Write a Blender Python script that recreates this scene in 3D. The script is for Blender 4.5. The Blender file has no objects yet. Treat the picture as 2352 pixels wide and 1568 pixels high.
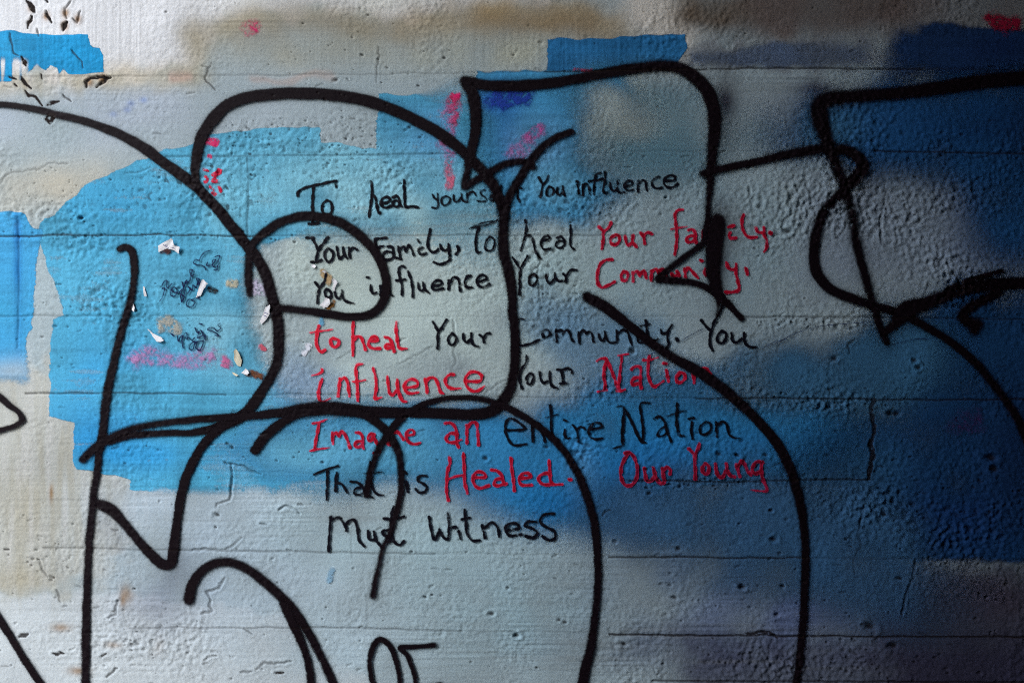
import bpy, math, random
import numpy as np
from mathutils import Vector

# ------------------------------------------------------------------ camera, sky, sun, exposure
S = bpy.context.scene
CAM_D = 2.12                       # metres from the wall
CZ = 1.35                          # eye height; the picture plane is 2.352 m wide on the wall
cd = bpy.data.cameras.new("camera")
cd.sensor_width = 36.0
cd.lens = 36.0 * CAM_D / 2.352
cd.clip_start, cd.clip_end = 0.05, 500.0
cam = bpy.data.objects.new("camera", cd)
S.collection.objects.link(cam)
cam.location = (0, -CAM_D, CZ)
cam.rotation_euler = (math.radians(90), 0, 0)
S.camera = cam

AZ, EL, ANG = 47.0, 38.0, 29.0     # the bright overcast sky past the open end of the added blockers, up and to the left
L = Vector((-math.cos(math.radians(AZ)) * math.cos(math.radians(EL)),
            -math.sin(math.radians(AZ)) * math.cos(math.radians(EL)), math.sin(math.radians(EL))))
sd_ = bpy.data.lights.new("sun", 'SUN')
sd_.energy = 1.5
sd_.angle = math.radians(ANG)
sd_.color = (0.97, 0.985, 1.0)
sun = bpy.data.objects.new("sun", sd_)
S.collection.objects.link(sun)
sun.rotation_euler = (-L).to_track_quat('-Z', 'Y').to_euler()
sun.location = L * 20

W = bpy.data.worlds.new("World")
S.world = W
W.use_nodes = True
nt = W.node_tree
bg = nt.nodes['Background']
sky = nt.nodes.new('ShaderNodeTexSky')
sky.sky_type = 'NISHITA'
sky.sun_disc = False
sky.sun_elevation = math.radians(EL)
sky.sun_rotation = math.atan2(L.x, L.y)
nt.links.new(sky.outputs[0], bg.inputs[0])
bg.inputs[1].default_value = 0.15
S.view_settings.view_transform = 'Standard'
S.view_settings.look = 'None'
S.view_settings.exposure = 1.1
S.view_settings.gamma = 1.0
S.cycles.use_denoising = False
S.cycles.filter_width = 1.05
S.cycles.transparent_max_bounces = 24
S.cycles.max_bounces = 5
S.cycles.diffuse_bounces = 3

random.seed(11)
R = np.random.default_rng(7)
DK = 0.9408                        # photograph pixel -> millimetre on the wall


def lin(c):
    c = np.asarray(c, float) / 255.0
    return np.where(c <= 0.04045, c / 12.92, ((c + 0.055) / 1.055) ** 2.4)


# ------------------------------------------------------------------ wall grid (millimetres, y down from the frame top)
STEP = 2.0
X0, X1, Y0, Y1 = -180.0, 2540.0, -130.0, 1700.0
inx = np.arange(X0, X1 + .1, STEP)
iny = np.arange(Y0, Y1 + .1, STEP)


def grow(a, b, n=46):
    t = np.linspace(0, 1, n + 1)[1:]
    k = (STEP * n) / abs(b - a)
    return a + (b - a) * (k * t + (1 - k) * t ** 3)


FLOOR_Y = 784 + CZ * 1000
gx = np.concatenate([grow(X0, -1000)[::-1], inx, grow(X1, 6000)])
gy = np.concatenate([grow(Y0, -2800)[::-1], iny, grow(Y1, FLOOR_Y + 100)])
IX, IY = 46, 46                    # where the fine grid starts
NX, NY = len(gx), len(gy)
XX, YY = np.meshgrid(gx, gy)       # [row, col]

PX, PY = 3072, 2048                # periodic noise raster, 2 mm cells
fxx = np.fft.fftfreq(PX)[None, :]
fyy = np.fft.fftfreq(PY)[:, None]


def noise(sx, sy=None, hp=None, seed=0):
    """Smooth periodic noise, sx/sy = blur in mm, hp = remove features longer than this; unit deviation."""
    sy = sx if sy is None else sy
    r = np.random.default_rng(1000 + seed).standard_normal((PY, PX))
    g = np.exp(-2 * (np.pi ** 2) * ((sx / STEP * fxx) ** 2 + (sy / STEP * fyy) ** 2))
    if hp:
        g = g * (1 - np.exp(-2 * (np.pi ** 2) * (hp / STEP) ** 2 * (fxx ** 2 + fyy ** 2)))
    f = np.fft.ifft2(np.fft.fft2(r) * g).real
    f /= f.std()
    ix = np.floor((gx - X0) / STEP).astype(int)
    iy = np.floor((gy - Y0) / STEP).astype(int)
    tx = ((gx - X0) / STEP - ix)[None, :]
    ty = ((gy - Y0) / STEP - iy)[:, None]
    a = f[np.ix_(iy % PY, ix % PX)]
    b = f[np.ix_(iy % PY, (ix + 1) % PX)]
    c = f[np.ix_((iy + 1) % PY, ix % PX)]
    d = f[np.ix_((iy + 1) % PY, (ix + 1) % PX)]
    return (a * (1 - tx) + b * tx) * (1 - ty) + (c * (1 - tx) + d * tx) * ty


def sstep(a, b, x):
    t = np.clip((x - a) / (b - a), 0, 1)
    return t * t * (3 - 2 * t)


def window(x0, x1, y0, y1):
    i0 = max(int(np.searchsorted(gx, x0)) - 1, 0)
    i1 = min(int(np.searchsorted(gx, x1)) + 1, NX)
    j0 = max(int(np.searchsorted(gy, y0)) - 1, 0)
    j1 = min(int(np.searchsorted(gy, y1)) + 1, NY)
    return slice(j0, j1), slice(i0, i1)


def spline(pts, step=5.0):
    p = np.asarray(pts, float)
    if len(p) < 3:
        q = p
        n = max(int(np.hypot(*(p[1] - p[0])[:2]) / step), 1)
        t = np.linspace(0, 1, n + 1)[:, None]
        return p[0] * (1 - t) + p[1] * t
    p = np.vstack([2 * p[0] - p[1], p, 2 * p[-1] - p[-2]])
    out = []
    for k in range(1, len(p) - 2):
        a, b, c, d = p[k - 1], p[k], p[k + 1], p[k + 2]
        ds = [max(np.hypot(*(v - u)[:2]), 1e-3) ** .5 for u, v in ((a, b), (b, c), (c, d))]
        n = max(int(np.hypot(*(c - b)[:2]) / step), 1)
        m1 = (b - a) / ds[0] - (c - a) / (ds[0] + ds[1]) + (c - b) / ds[1]
        m2 = (c - b) / ds[1] - (d - b) / (ds[1] + ds[2]) + (d - c) / ds[2]
        m1, m2 = m1 * ds[1], m2 * ds[1]
        for t in np.arange(n) / n:
            out.append((2 * t ** 3 - 3 * t ** 2 + 1) * b + (t ** 3 - 2 * t ** 2 + t) * m1
                       + (-2 * t ** 3 + 3 * t ** 2) * c + (t ** 3 - t ** 2) * m2)
    out.append(p[-2])
    return np.array(out)


def line_field(lines, margin=30.0, wx=None, wy=None):
    """Signed distance (mm) to a set of round-ended lines [(x, y, width) ...] on the smallest window round them."""
    allp = np.vstack(lines)
    r = allp[:, 2].max() / 2 + margin
    sl = window(allp[:, 0].min() - r, allp[:, 0].max() + r, allp[:, 1].min() - r, allp[:, 1].max() + r)
    x, y = XX[sl], YY[sl]
    wX = x if wx is None else x + wx[sl]
    wY = y if wy is None else y + wy[sl]
    f = np.full(x.shape, 1e3)
    for ln in lines:
        for a, b in zip(ln[:-1], ln[1:]):
            m = max(a[2], b[2]) / 2 + margin
            s2 = window(min(a[0], b[0]) - m, max(a[0], b[0]) + m, min(a[1], b[1]) - m, max(a[1], b[1]) + m)
            j0, j1 = max(s2[0].start - sl[0].start, 0), min(s2[0].stop, sl[0].stop) - sl[0].start
            i0, i1 = max(s2[1].start - sl[1].start, 0), min(s2[1].stop, sl[1].stop) - sl[1].start
            if j1 <= j0 or i1 <= i0:
                continue
            q = (slice(j0, j1), slice(i0, i1))
            dx, dy = b[0] - a[0], b[1] - a[1]
            l2 = dx * dx + dy * dy + 1e-9
            t = np.clip(((wX[q] - a[0]) * dx + (wY[q] - a[1]) * dy) / l2, 0, 1)
            d = np.hypot(wX[q] - a[0] - t * dx, wY[q] - a[1] - t * dy) - (a[2] + (b[2] - a[2]) * t) / 2
            f[q] = np.minimum(f[q], d)
    return sl, f


def poly_field(pts, margin, wx=None, wy=None):
    """Signed distance to a closed outline, negative inside."""
    p = np.asarray(pts, float)
    sl = window(p[:, 0].min() - margin, p[:, 0].max() + margin, p[:, 1].min() - margin, p[:, 1].max() + margin)
    x = XX[sl] + (0 if wx is None else wx[sl])
    y = YY[sl] + (0 if wy is None else wy[sl])
    d = np.full(x.shape, 1e9)
    ins = np.zeros(x.shape, bool)
    for a, b in zip(p, np.roll(p, -1, 0)):
        dx, dy = b - a
        t = np.clip(((x - a[0]) * dx + (y - a[1]) * dy) / (dx * dx + dy * dy + 1e-9), 0, 1)
        d = np.minimum(d, np.hypot(x - a[0] - t * dx, y - a[1] - t * dy))
        if abs(dy) > 1e-9:
            ins ^= ((a[1] > y) != (b[1] > y)) & (x < dx * (y - a[1]) / dy + a[0])
    return sl, np.where(ins, -d, d)


def tile(ox, oy, s):
    """Points measured on an enlarged crop of the photograph -> millimetres on the wall."""
    return lambda pts: [tuple([DK * (ox + p[0] / s), DK * (oy + p[1] / s)] + list(p[2:])) for p in pts]


T00, T01, T02, T03 = [tile(o, 0, 2.614) for o in (0, 600, 1200, 1700)]
T10, T11, T12, T13 = [tile(o, 500, 2.614) for o in (0, 600, 1200, 1700)]
T20, T21, T22, T23 = [tile(o, 1067, 2.614) for o in (0, 600, 1200, 1700)]
SC = 2352 / 520
cA, cB, cC, cD, cE, cF = [tile(*o, SC) for o in ((700, 400), (1220, 400), (740, 550), (1240, 540), (1440, 500), (1380, 610))]
cG, cH, cI, cJ, cK, cN = [tile(*o, SC) for o in ((740, 760), (1240, 750), (1400, 770), (740, 870), (740, 960), (1400, 1060))]
cL = tile(1200, 950, 2352 / 620)
cM = tile(740, 1060, 2352 / 680)
cO = tile(780, 1220, 1344 / 620)
cP = tile(360, 560, 2.42)
cQ = tile(0, 0, 2.8)

# ------------------------------------------------------------------ relief of the wall (mm, towards the viewer)
n_broad = noise(55, seed=1)
n_roll = noise(2.6, hp=7, seed=2)
n_roll2 = noise(5.5, hp=16, seed=3)
n_lump = noise(3.3, hp=10, seed=4)
n_grain = noise(48, 1.6, seed=5)
n_vert = noise(1.6, 60, seed=6)
n_mask = noise(38, seed=7)
n_edge = noise(9, seed=8)
n_edge2 = noise(9, seed=9)
n_fine = noise(1.6, seed=10)
n_wig = noise(14, seed=12)
n_wig2 = noise(14, seed=13)
n_blot = noise(26, seed=14)
n_streakv = noise(4, 45, seed=15)
n_streakh = noise(60, 3, seed=16)


def bl(x, y, rx, ry, rot=0.0, p=2.0):
    c, s = math.cos(math.radians(rot)), math.sin(math.radians(rot))
    u = ((XX - x) * c + (YY - y) * s) / rx
    v = (-(XX - x) * s + (YY - y) * c) / ry
    return np.exp(-(u * u + v * v) ** (p / 2))


lumpM = (0.95 * bl(640, 330, 110, 45) + 0.75 * bl(430, 440, 150, 70) + 0.6 * bl(520, 420, 70, 90) + 0.55 * bl(830, 395, 150, 45)
         + 0.9 * bl(2080, 470, 170, 90, -8) + 0.8 * bl(1850, 480, 160, 80) + 0.7 * bl(2150, 620, 150, 60) + 0.6 * bl(1350, 470, 140, 50)
         + 0.7 * bl(1250, 620, 80, 130) + 0.9 * bl(2230, 690, 120, 40) + 0.8 * bl(1900, 745, 130, 14) + 0.9 * bl(1900, 925, 170, 22)
         + 0.9 * bl(2180, 1210, 150, 80, -12) + 0.8 * bl(2060, 1160, 120, 60) + 0.8 * bl(1960, 1520, 160, 50) + 0.6 * bl(1400, 900, 90, 30)
         + 0.8 * bl(1620, 1108, 120, 12) + 0.7 * bl(1350, 1040, 60, 50) + 0.5 * bl(270, 560, 180, 25) + 0.5 * bl(250, 700, 120, 60)
         + 0.55 * bl(90, 490, 110, 30) + 0.5 * bl(820, 280, 100, 35) + 0.5 * bl(2120, 300, 260, 120) + 0.5 * bl(1900, 1000, 200, 60)
         + 0.5 * bl(330, 1470, 150, 60) + 0.4 * bl(1750, 1520, 200, 60) + 0.12 * bl(1500, 60, 400, 60))
lumpM = np.clip(lumpM, 0, 1.15)
grainM = np.clip(0.9 * bl(1650, 1480, 420, 130) + 0.7 * bl(1150, 1480, 300, 120) + 0.9 * bl(1850, 190, 180, 28) + 0.6 * bl(300, 1180, 300, 160)
                 + 0.6 * bl(250, 1450, 260, 100) + 0.8 * bl(650, 60, 180, 30) + 0.6 * bl(800, 1180, 240, 60) + 0.5 * bl(560, 1000, 200, 60)
                 + 0.6 * bl(1500, 1330, 300, 40) + 0.4 * bl(350, 210, 200, 40), 0, 1)
vertM = np.clip(0.9 * bl(200, 60, 260, 90) + 0.5 * bl(1200, 110, 250, 60) + 0.4 * bl(760, 130, 160, 60) + .5 * bl(1420, 110, 160, 40), 0, 1)
rightM = 0.75 + 0.45 * sstep(900, 1900, XX)

H = 1.1 * n_broad + rightM * (0.17 * n_roll + 0.14 * n_roll2) * np.clip(1 + 0.75 * n_mask, .2, 2.3) * (1 - .35 * vertM)
pos = np.where(n_lump > 0, n_lump, 1.25 * n_lump)
H += (1.15 - .25 * sstep(1500, 1900, XX)) * lumpM * (pos + .28 * n_roll) * (0.6 + 0.5 * np.clip(n_mask + .4, 0, 2)) * rightM
H += 0.24 * grainM * n_grain * np.clip(.6 + .6 * n_blot, 0, 1.6) + 0.2 * vertM * n_vert + 0.05 * n_grain

DIRT_SHADE = .75 * np.clip(lumpM * 1.3, 0, 1) * (1 - .6 * sstep(1100, 1700, XX)) * sstep(1.25, 2.0, -n_lump + .4 * n_blot)   # lump shadows painted into their hollows; joints, cracks and holes add grime


def groove(lines, depth, soft, dirt=0.0, ragged=0.0, lip=0.0):
    global H, DIRT_SHADE
    sl, f = line_field(lines, 22, None if not ragged else ragged * n_wig, None if not ragged else ragged * n_wig2)
    k = np.exp(-np.clip(f, 0, None) ** 2 / (soft ** 2))
    H[sl] -= depth * k * np.clip(.8 + .45 * n_blot[sl], .15, 1.5)
    if lip:
        H[sl] += lip * np.exp(-((f - 4.5) / 4.0) ** 2) * (np.sign(n_edge[sl]) * .3 + .7)
    if dirt:
        DIRT_SHADE[sl] = np.maximum(DIRT_SHADE[sl], dirt * np.clip(k * 1.9 - .4 + .4 * n_fine[sl] * k, 0, 1))


# joints between the shuttering boards: (points, depth, dirt)
SEAMS = [([(-150, 176), (400, 174), (700, 171), (1050, 168), (1250, 165)], .6, .25), ([(1250, 165), (1640, 159), (1900, 157), (2120, 158)], 1.3, .7),
         ([(2120, 158), (2500, 166)], .7, .3),
         ([(380, 360), (569, 358), (860, 356), (1060, 352)], .9, .35), ([(1060, 352), (1620, 348), (2010, 348)], .5, .1), ([(2010, 348), (2240, 351), (2500, 356)], 1.2, .7),
         ([(-150, 541), (45, 542), (260, 539), (600, 542)], 1.9, .75), ([(600, 542), (1000, 541), (1500, 540)], .8, .35), ([(1500, 540), (2500, 545)], .4, .05),
         ([(-150, 727), (300, 726), (640, 727)], .8, .25), ([(640, 727), (1300, 727), (1700, 727)], .35, .05), ([(1700, 727), (1850, 727), (2000, 728), (2500, 735)], 1.0, .45),
         ([(60, 902), (330, 903), (520, 905)], 1.2, .6), ([(520, 905), (900, 908), (1250, 911), (1600, 913)], .7, .25), ([(1600, 915), (1760, 914), (2050, 917), (2330, 917), (2500, 915)], 1.3, .7),
         ([(-150, 1078), (250, 1080), (700, 1085), (1450, 1104)], .4, .05), ([(1450, 1104), (1700, 1106), (1830, 1102), (1998, 1101)], 1.3, .7),
         ([(100, 1257), (420, 1262), (760, 1268), (1000, 1271)], .8, .4), ([(1000, 1271), (1400, 1274)], .5, .1), ([(1400, 1278), (1560, 1279), (1850, 1281)], 1.4, .75), ([(1850, 1281), (2500, 1286)], .6, .2),
         ([(300, 1440), (760, 1441), (1060, 1448)], .8, .4), ([(1060, 1448), (1400, 1453)], .5, .15), ([(1400, 1456), (1740, 1459), (1860, 1460), (2300, 1461), (2500, 1461)], 1.7, .85),
         ([(1500, 1563), (2500, 1566)], 1.4, .7), ([(-150, 1600), (1500, 1625)], .8, .3),
         ([(569, 358), (570, 450), (569, 540)], 1.0, .4), ([(1870, 1000), (1866, 1120), (1868, 1200)], .5, .1), ([(805, 1100), (809, 1280)], .5, .15),
         ([(42, 500), (44, 640), (40, 800)], .9, .2)]
for pts, dep, drt in SEAMS:
    groove([spline([(x, y, 1.4) for x, y in pts], 30)], dep, 1.9, drt, ragged=.8)
# a slight step from board to board
for y, s in ((172, .25), (357, -.3), (541, .35), (727, -.25), (908, .3), (1101, -.3), (1270, .3), (1450, -.35)):
    H += s * np.tanh((YY - y) / 2.5) * .5
# cracks and blisters in the paint: (points, width, depth, dirt, lip)
CR = []
for pts, w in (([(170, 5), (200, 30), (215, 55), (230, 85)], 5), ([(212, 108), (205, 140), (185, 155), (180, 190)], 5), ([(305, 0), (318, 16)], 6),
               ([(480, 5), (440, 60), (440, 100), (455, 130)], 2.2), ([(458, 152), (432, 205)], 6), ([(310, 85), (318, 118), (350, 160)], 4),
               ([(555, 80), (540, 130), (530, 155), (500, 128)], 2), ([(250, 200), (262, 245)], 2), ([(60, 230), (90, 370), (125, 385)], 2),
               ([(148, 390), (180, 450)], 4), ([(490, 350), (520, 390), (560, 430), (565, 465)], 2.2), ([(60, 530), (110, 545)], 3),
               ([(145, 525), (170, 570), (215, 605)], 3.2), ([(170, 620), (195, 655), (245, 660), (265, 690), (285, 722)], 2.6),
               ([(320, 718), (350, 700), (405, 688)], 3.4), ([(318, 800), (345, 780), (375, 790), (345, 838), (312, 815), (318, 800)], 3.6),
               ([(592, 600), (588, 560), (620, 535), (690, 525), (755, 530)], 3), ([(662, 598), (690, 570), (755, 528)], 4),
               ([(290, 540), (285, 510)], 2.4), ([(440, 650), (490, 690)], 1.6), ([(95, 580), (112, 595)], 3)):
    CR.append((cQ(pts), w * (1.5 if w > 2.3 else .9), 1.8, 1.0 if w > 2.3 else .75, .55))
for pts, w, drt in (([(1440, 895), (1400, 960), (1320, 990), (1350, 1040), (1340, 1080), (1360, 1110), (1290, 1130)], 2.6, .45),
                    ([(1545, 645), (1490, 690), (1430, 715), (1230, 718)], 2, .4), ([(755, 1035), (740, 1130), (700, 1155)], 3, .5),
                    ([(1640, 1475), (1690, 1425), (1750, 1440), (1860, 1425)], 2.6, .5), ([(1470, 175), (1478, 280), (1465, 400), (1380, 425), (1375, 445)], 2.4, .45),
                    ([(1430, 165), (1560, 190), (1610, 225), (1670, 240)], 2, .4), ([(1780, 465), (1820, 440), (1900, 470), (1915, 490)], 1.6, .3),
                    ([(120, 1272), (180, 1252)], 4, .9), ([(335, 1378), (400, 1378)], 5, .95), ([(645, 1395), (675, 1378)], 5, .9),
                    ([(1560, 1218), (1605, 1250)], 2, .5), ([(1755, 1502), (1805, 1500)], 5, .95), ([(680, 1525), (735, 1470), (750, 1468)], 3, .7),
                    ([(360, 970), (385, 1055)], 3, .5), ([(1300, 1420), (1325, 1398), (1380, 1395)], 1.6, .4), ([(1540, 1495), (1610, 1490)], 2, .5),
                    ([(250, 780), (270, 850), (300, 890)], 2, .4), ([(30, 715), (60, 715)], 4, .8), ([(1660, 550), (1700, 555)], 1.6, .4)):
    CR.append((T20(pts), w, 1.8, drt, .9))
for pts, w, dep, drt in ((T13([(1140, 1225), (1112, 1330), (1135, 1460), (1112, 1568)]), 5, 2.2, .85), (T23([(1108, 20), (1130, 120), (1108, 200), (1100, 270)]), 8, 2.6, .9),
                         (T23([(1070, 430), (1052, 560), (1030, 620), (1048, 690), (1000, 780), (1010, 870)]), 2.5, 1.6, .35),
                         (T23([(1400, 780), (1385, 900), (1330, 1030), (1310, 1130)]), 2.5, 1.6, .4), (T03([(1205, 1290), (1172, 1420), (1185, 1568)]), 2, 1.2, .35),
                         (T13([(1185, 70), (1180, 190), (1200, 280)]), 2.4, 1.2, .35), (T02([(1640, 1195), (1645, 1250), (1620, 1290)]), 2, 1.2, .3),
                         (T03([(1650, 960), (1760, 1010), (2091, 960)]), 1.6, .9, .3), (T13([(975, 950), (965, 890), (1010, 860)]), 2.4, 1.4, .5),
                         (T22([(710, 500), (735, 470), (765, 465)]), 2.4, 1.4, .6), (T12([(290, 290), (310, 370), (290, 440), (300, 520), (310, 640)]), 1.6, 1.0, .3),
                         (T01([(845, 300), (848, 380), (840, 450), (828, 520)]), 1.2, .8, .5), (T00([(1350, 400), (1325, 460), (1305, 495), (1340, 540), (1370, 575)]), 1.6, 1.0, .6),
                         (T00([(0, 1180), (60, 1110), (250, 1085), (310, 1045), (440, 1045)]), 1.4, .9, .3), (T00([(800, 1100), (880, 1095), (960, 1065)]), 1.6, .9, .3),
                         (T13([(1270, 1180), (1500, 1180)]), .1, .1, 0), (T23([(320, 1252), (470, 1248), (520, 1275)]), 4, 2.0, .9),
                         (cG([(1660, 90), (1690, 330), (1665, 430), (1680, 560), (1640, 620), (1670, 800)]), 2.0, .7, .3), (cG([(380, 530), (530, 430)]), 1, .7, .25),
                         (cG([(1050, 580), (1250, 480), (1430, 390)]), 1, .7, .3), (cG([(2250, 740), (2000, 900)]), 1, .7, .3)):
    CR.append((pts, w, dep, drt, .6))
for pts, w, dep, drt, lip in CR:
    ln = [np.array([pts[0][0], pts[0][1], w * .4])]
    for a, b in zip(pts[:-1], pts[1:]):           # jagged: short straight runs of changing width
        m = max(int(math.hypot(b[0] - a[0], b[1] - a[1]) / 7), 1)
        for t in range(1, m + 1):
            jx, jy = R.normal(0, 1.3, 2) if t < m else (0, 0)
            ln.append(np.array([a[0] + (b[0] - a[0]) * t / m + jx, a[1] + (b[1] - a[1]) * t / m + jy, w * R.uniform(.6, 1.6)]))
    ln[-1][2] = w * .3
    ln = np.array(ln)
    groove([ln], dep, 1.6, drt, ragged=1.0, lip=lip)
# bug holes and chips
holes = [(T00([(518, 1390)]), 4), (T00([(710, 1150)]), 3), (T10([(520, 85)]), 4), (T00([(1060, 78)]), 2.4), (T01([(845, 378)]), 3), (T01([(742, 350)]), 3),
         (T01([(1268, 370)]), 4), (T01([(640, 888)]), 4), (T01([(868, 528)]), 2.4), (T01([(1102, 548)]), 2.6), (T01([(780, 95)]), 2.4), (T01([(575, 508)]), 3.4),
         (T01([(365, 150)]), 2.6), (T02([(142, 352)]), 2.6), (T11([(190, 225)]), 3), (T11([(312, 238)]), 2.6), (T12([(590, 1110)]), 3), (T21([(1060, 730)]), 4),
         (T21([(1570, 1125)]), 5), (T21([(1725, 1265)]), 5), (T21([(1145, 1018)]), 3.6), (T21([(1190, 1005)]), 3), (T22([(155, 1265)]), 5), (T22([(105, 958)]), 4),
         (T22([(1190, 710)]), 4.6), (T22([(1600, 955)]), 5), (T22([(1780, 465)]), 4), (T22([(1825, 1130)]), 4.6), (T22([(1860, 950)]), 4), (T22([(1165, 1022)]), 4),
         (T22([(845, 1320)]), 5), (T22([(1795, 650)]), 6), (T23([(295, 955)]), 5), (T23([(515, 1130)]), 5), (T23([(555, 950)]), 4), (T23([(1105, 1205)]), 8),
         (T23([(1300, 900)]), 6), (T23([(1200, 490)]), 7), (T23([(480, 465)]), 4), (T23([(140, 105)]), 5), (T23([(255, 110)]), 5), (T23([(440, 112)]), 5),
         (T23([(1880, 130)]), 9), (T23([(1900, 200)]), 8), (T23([(1260, 1330)]), 9), (T13([(1280, 1330)]), 7), (T13([(1230, 1330)]), 5), (T13([(880, 980)]), 6),
         (T22([(350, 62)]), 4), (T21([(1530, 135)]), 5), (T21([(1225, 145)]), 3), (T21([(490, 160)]), 3), (T22([(1005, 358)]), 4), (T22([(1570, 115)]), 5), (T20([(1385, 495)]), 4),
         (T20([(1375, 575)]), 4), (T20([(565, 128)]), 3), (T20([(860, 965)]), 3), (T22([(430, 1165)]), 3), (T22([(470, 1180)]), 3), (T22([(290, 1470)]), 4),
         (T03([(1580, 1350)]), 4), (T13([(580, 170)]), 5), (T13([(1390, 990)]), 5), (T13([(1420, 1040)]), 5), (T13([(850, 1180)]), 4), (T12([(900, 930)]), 6)]
hl = [(p[0][0], p[0][1], r, 1.0) for p, r in holes]
for _ in range(900):
    x, y = R.uniform(-160, 2520), R.uniform(-110, 1680)
    dens = .22 + .55 * math.exp(-((y - 1450) / 260) ** 2) + .35 * (x > 1500) * math.exp(-((y - 1250) / 400) ** 2) + .25 * math.exp(-(((x - 800) / 300) ** 2 + ((y - 130) / 120) ** 2))
    if R.random() < dens * .8:
        hl.append((x, y, R.uniform(1.2, 2.8) * (1.3 if x > 1400 else 1), R.uniform(.2, .8)))
for cx, cy, sx, sy, n_, rr in ((640, 325, 90, 30, 60, 1.7), (440, 440, 120, 55, 55, 1.6), (545, 420, 45, 60, 40, 1.6), (830, 395, 110, 35, 55, 1.7), (830, 320, 80, 25, 40, 2.0), (300, 541, 190, 5, 70, 1.9), (260, 690, 90, 45, 40, 1.7),
                               (110, 440, 70, 35, 45, 1.6), (420, 760, 150, 60, 40, 1.6), (330, 1015, 170, 60, 35, 1.6), (650, 1050, 140, 60, 25, 1.8), (1620, 1109, 75, 6, 45, 2.4), (1860, 919, 130, 8, 55, 2.3), (2080, 480, 140, 70, 60, 2.0),
                               (1880, 740, 110, 6, 30, 2.0), (2160, 1210, 130, 70, 60, 2.5), (1950, 1525, 130, 35, 50, 2.6), (260, 1490, 180, 50, 60, 1.9), (1380, 1010, 60, 50, 25, 2.2), (1260, 640, 50, 90, 30, 1.8), (760, 150, 160, 70, 60, 1.5),
                               (1350, 470, 110, 35, 35, 1.8), (1600, 60, 300, 40, 40, 1.6), (110, 1270, 80, 50, 35, 1.8)):
    for _ in range(n_):
        hl.append((R.normal(cx, sx), R.normal(cy, sy), rr * R.uniform(.6, 1.35), R.uniform(.45, 1.0)))  # dark pits: some are chips, others paint in the lumps' shadow specks
for x, y, r, dk in hl:
    e, a = R.uniform(1, 1.7), R.uniform(-.3, .3)
    sl = window(x - 6 * r, x + 6 * r, y - 6 * r, y + 6 * r)
    u = ((XX[sl] - x) * math.cos(a) + (YY[sl] - y) * math.sin(a)) / e
    v = -(XX[sl] - x) * math.sin(a) + (YY[sl] - y) * math.cos(a)
    d = np.hypot(u, v) * (1 + .18 * n_edge[sl])
    H[sl] -= (.9 + .42 * r) * np.exp(-(d / r) ** 3)
    H[sl] += .18 * r * np.exp(-((d - 1.7 * r) / (.7 * r)) ** 2) * (.5 + .5 * np.sign(n_edge2[sl]))
    DIRT_SHADE[sl] = np.maximum(DIRT_SHADE[sl], dk * .85 * np.exp(-(d / (.75 * r)) ** 4))
# short dents and trowel nicks
for _ in range(420):
    x, y = R.uniform(-160, 2520), R.uniform(-110, 1680)
    if R.random() > .35 + .5 * (y > 1150) + .3 * (x > 1400):
        continue
    ln, a = R.uniform(5, 18), R.uniform(-.5, .25)
    w = R.uniform(.8, 2.4)
    groove([np.array([(x, y, w), (x + ln * math.cos(a) * .5, y + ln * math.sin(a) * .5 + R.uniform(-1.5, 1.5), w * 1.3), (x + ln * math.cos(a), y + ln * math.sin(a), w * .4)])],
           R.uniform(.5, 1.5), 1.6, R.uniform(0, .45), lip=R.uniform(.1, .5))
edge = sstep(-700, X0, XX) * (1 - sstep(X1, 3400, XX)) * sstep(-700, Y0, YY) * (1 - sstep(Y1, 1950, YY))
H *= edge
HP = H - 0                           # local hollows, where a marker skips
k9 = np.exp(-2 * np.pi ** 2 * ((7 * np.fft.fftfreq(NX)[None, :]) ** 2 + (7 * np.fft.fftfreq(NY)[:, None]) ** 2))
HP = H - np.fft.ifft2(np.fft.fft2(H) * k9).real

# ------------------------------------------------------------------ colours of the wall coat
PIG = np.empty((NY, NX, 3))
PIG[:] = lin((166, 182, 188))


def mix(a, col, op):
    a += (lin(col) - a) * op[..., None]


def blob(x, y, rx, ry, col, op=1.0, rot=0, p=2.0, rag=.25, A=None):
    t = PIG if A is None else A
    mix(t, col, np.clip(bl(x, y, rx, ry, rot, p) * op * (1 + rag * n_blot), 0, 1))


def area(pts, col, op=1.0, soft=30, rag=6, A=None):
    t = PIG if A is None else A
    sl, f = poly_field(pts, soft + 4 * rag, rag * n_edge + rag * .8 * n_blot, rag * n_edge2 + rag * .8 * n_wig)
    v = t[sl]
    mix(v, col, sstep(soft / 2, -soft / 2, f) * op)
    t[sl] = v


def scumble(pts, w, col, op, soft, A=None):
    """A soft spray pass along a path."""
    t = PIG if A is None else A
    sl, f = line_field([spline([(x, y, w) for x, y in pts], 20)], soft * 2.4, 4 * n_wig, 4 * n_wig2)
    v = t[sl]
    mix(v, col, np.clip(np.exp(-(np.clip(f, 0, None) / soft) ** 2) * op * (1 + .09 * n_blot[sl]), 0, 1))
    t[sl] = v


def paint_base(A=None):
    pass


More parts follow.
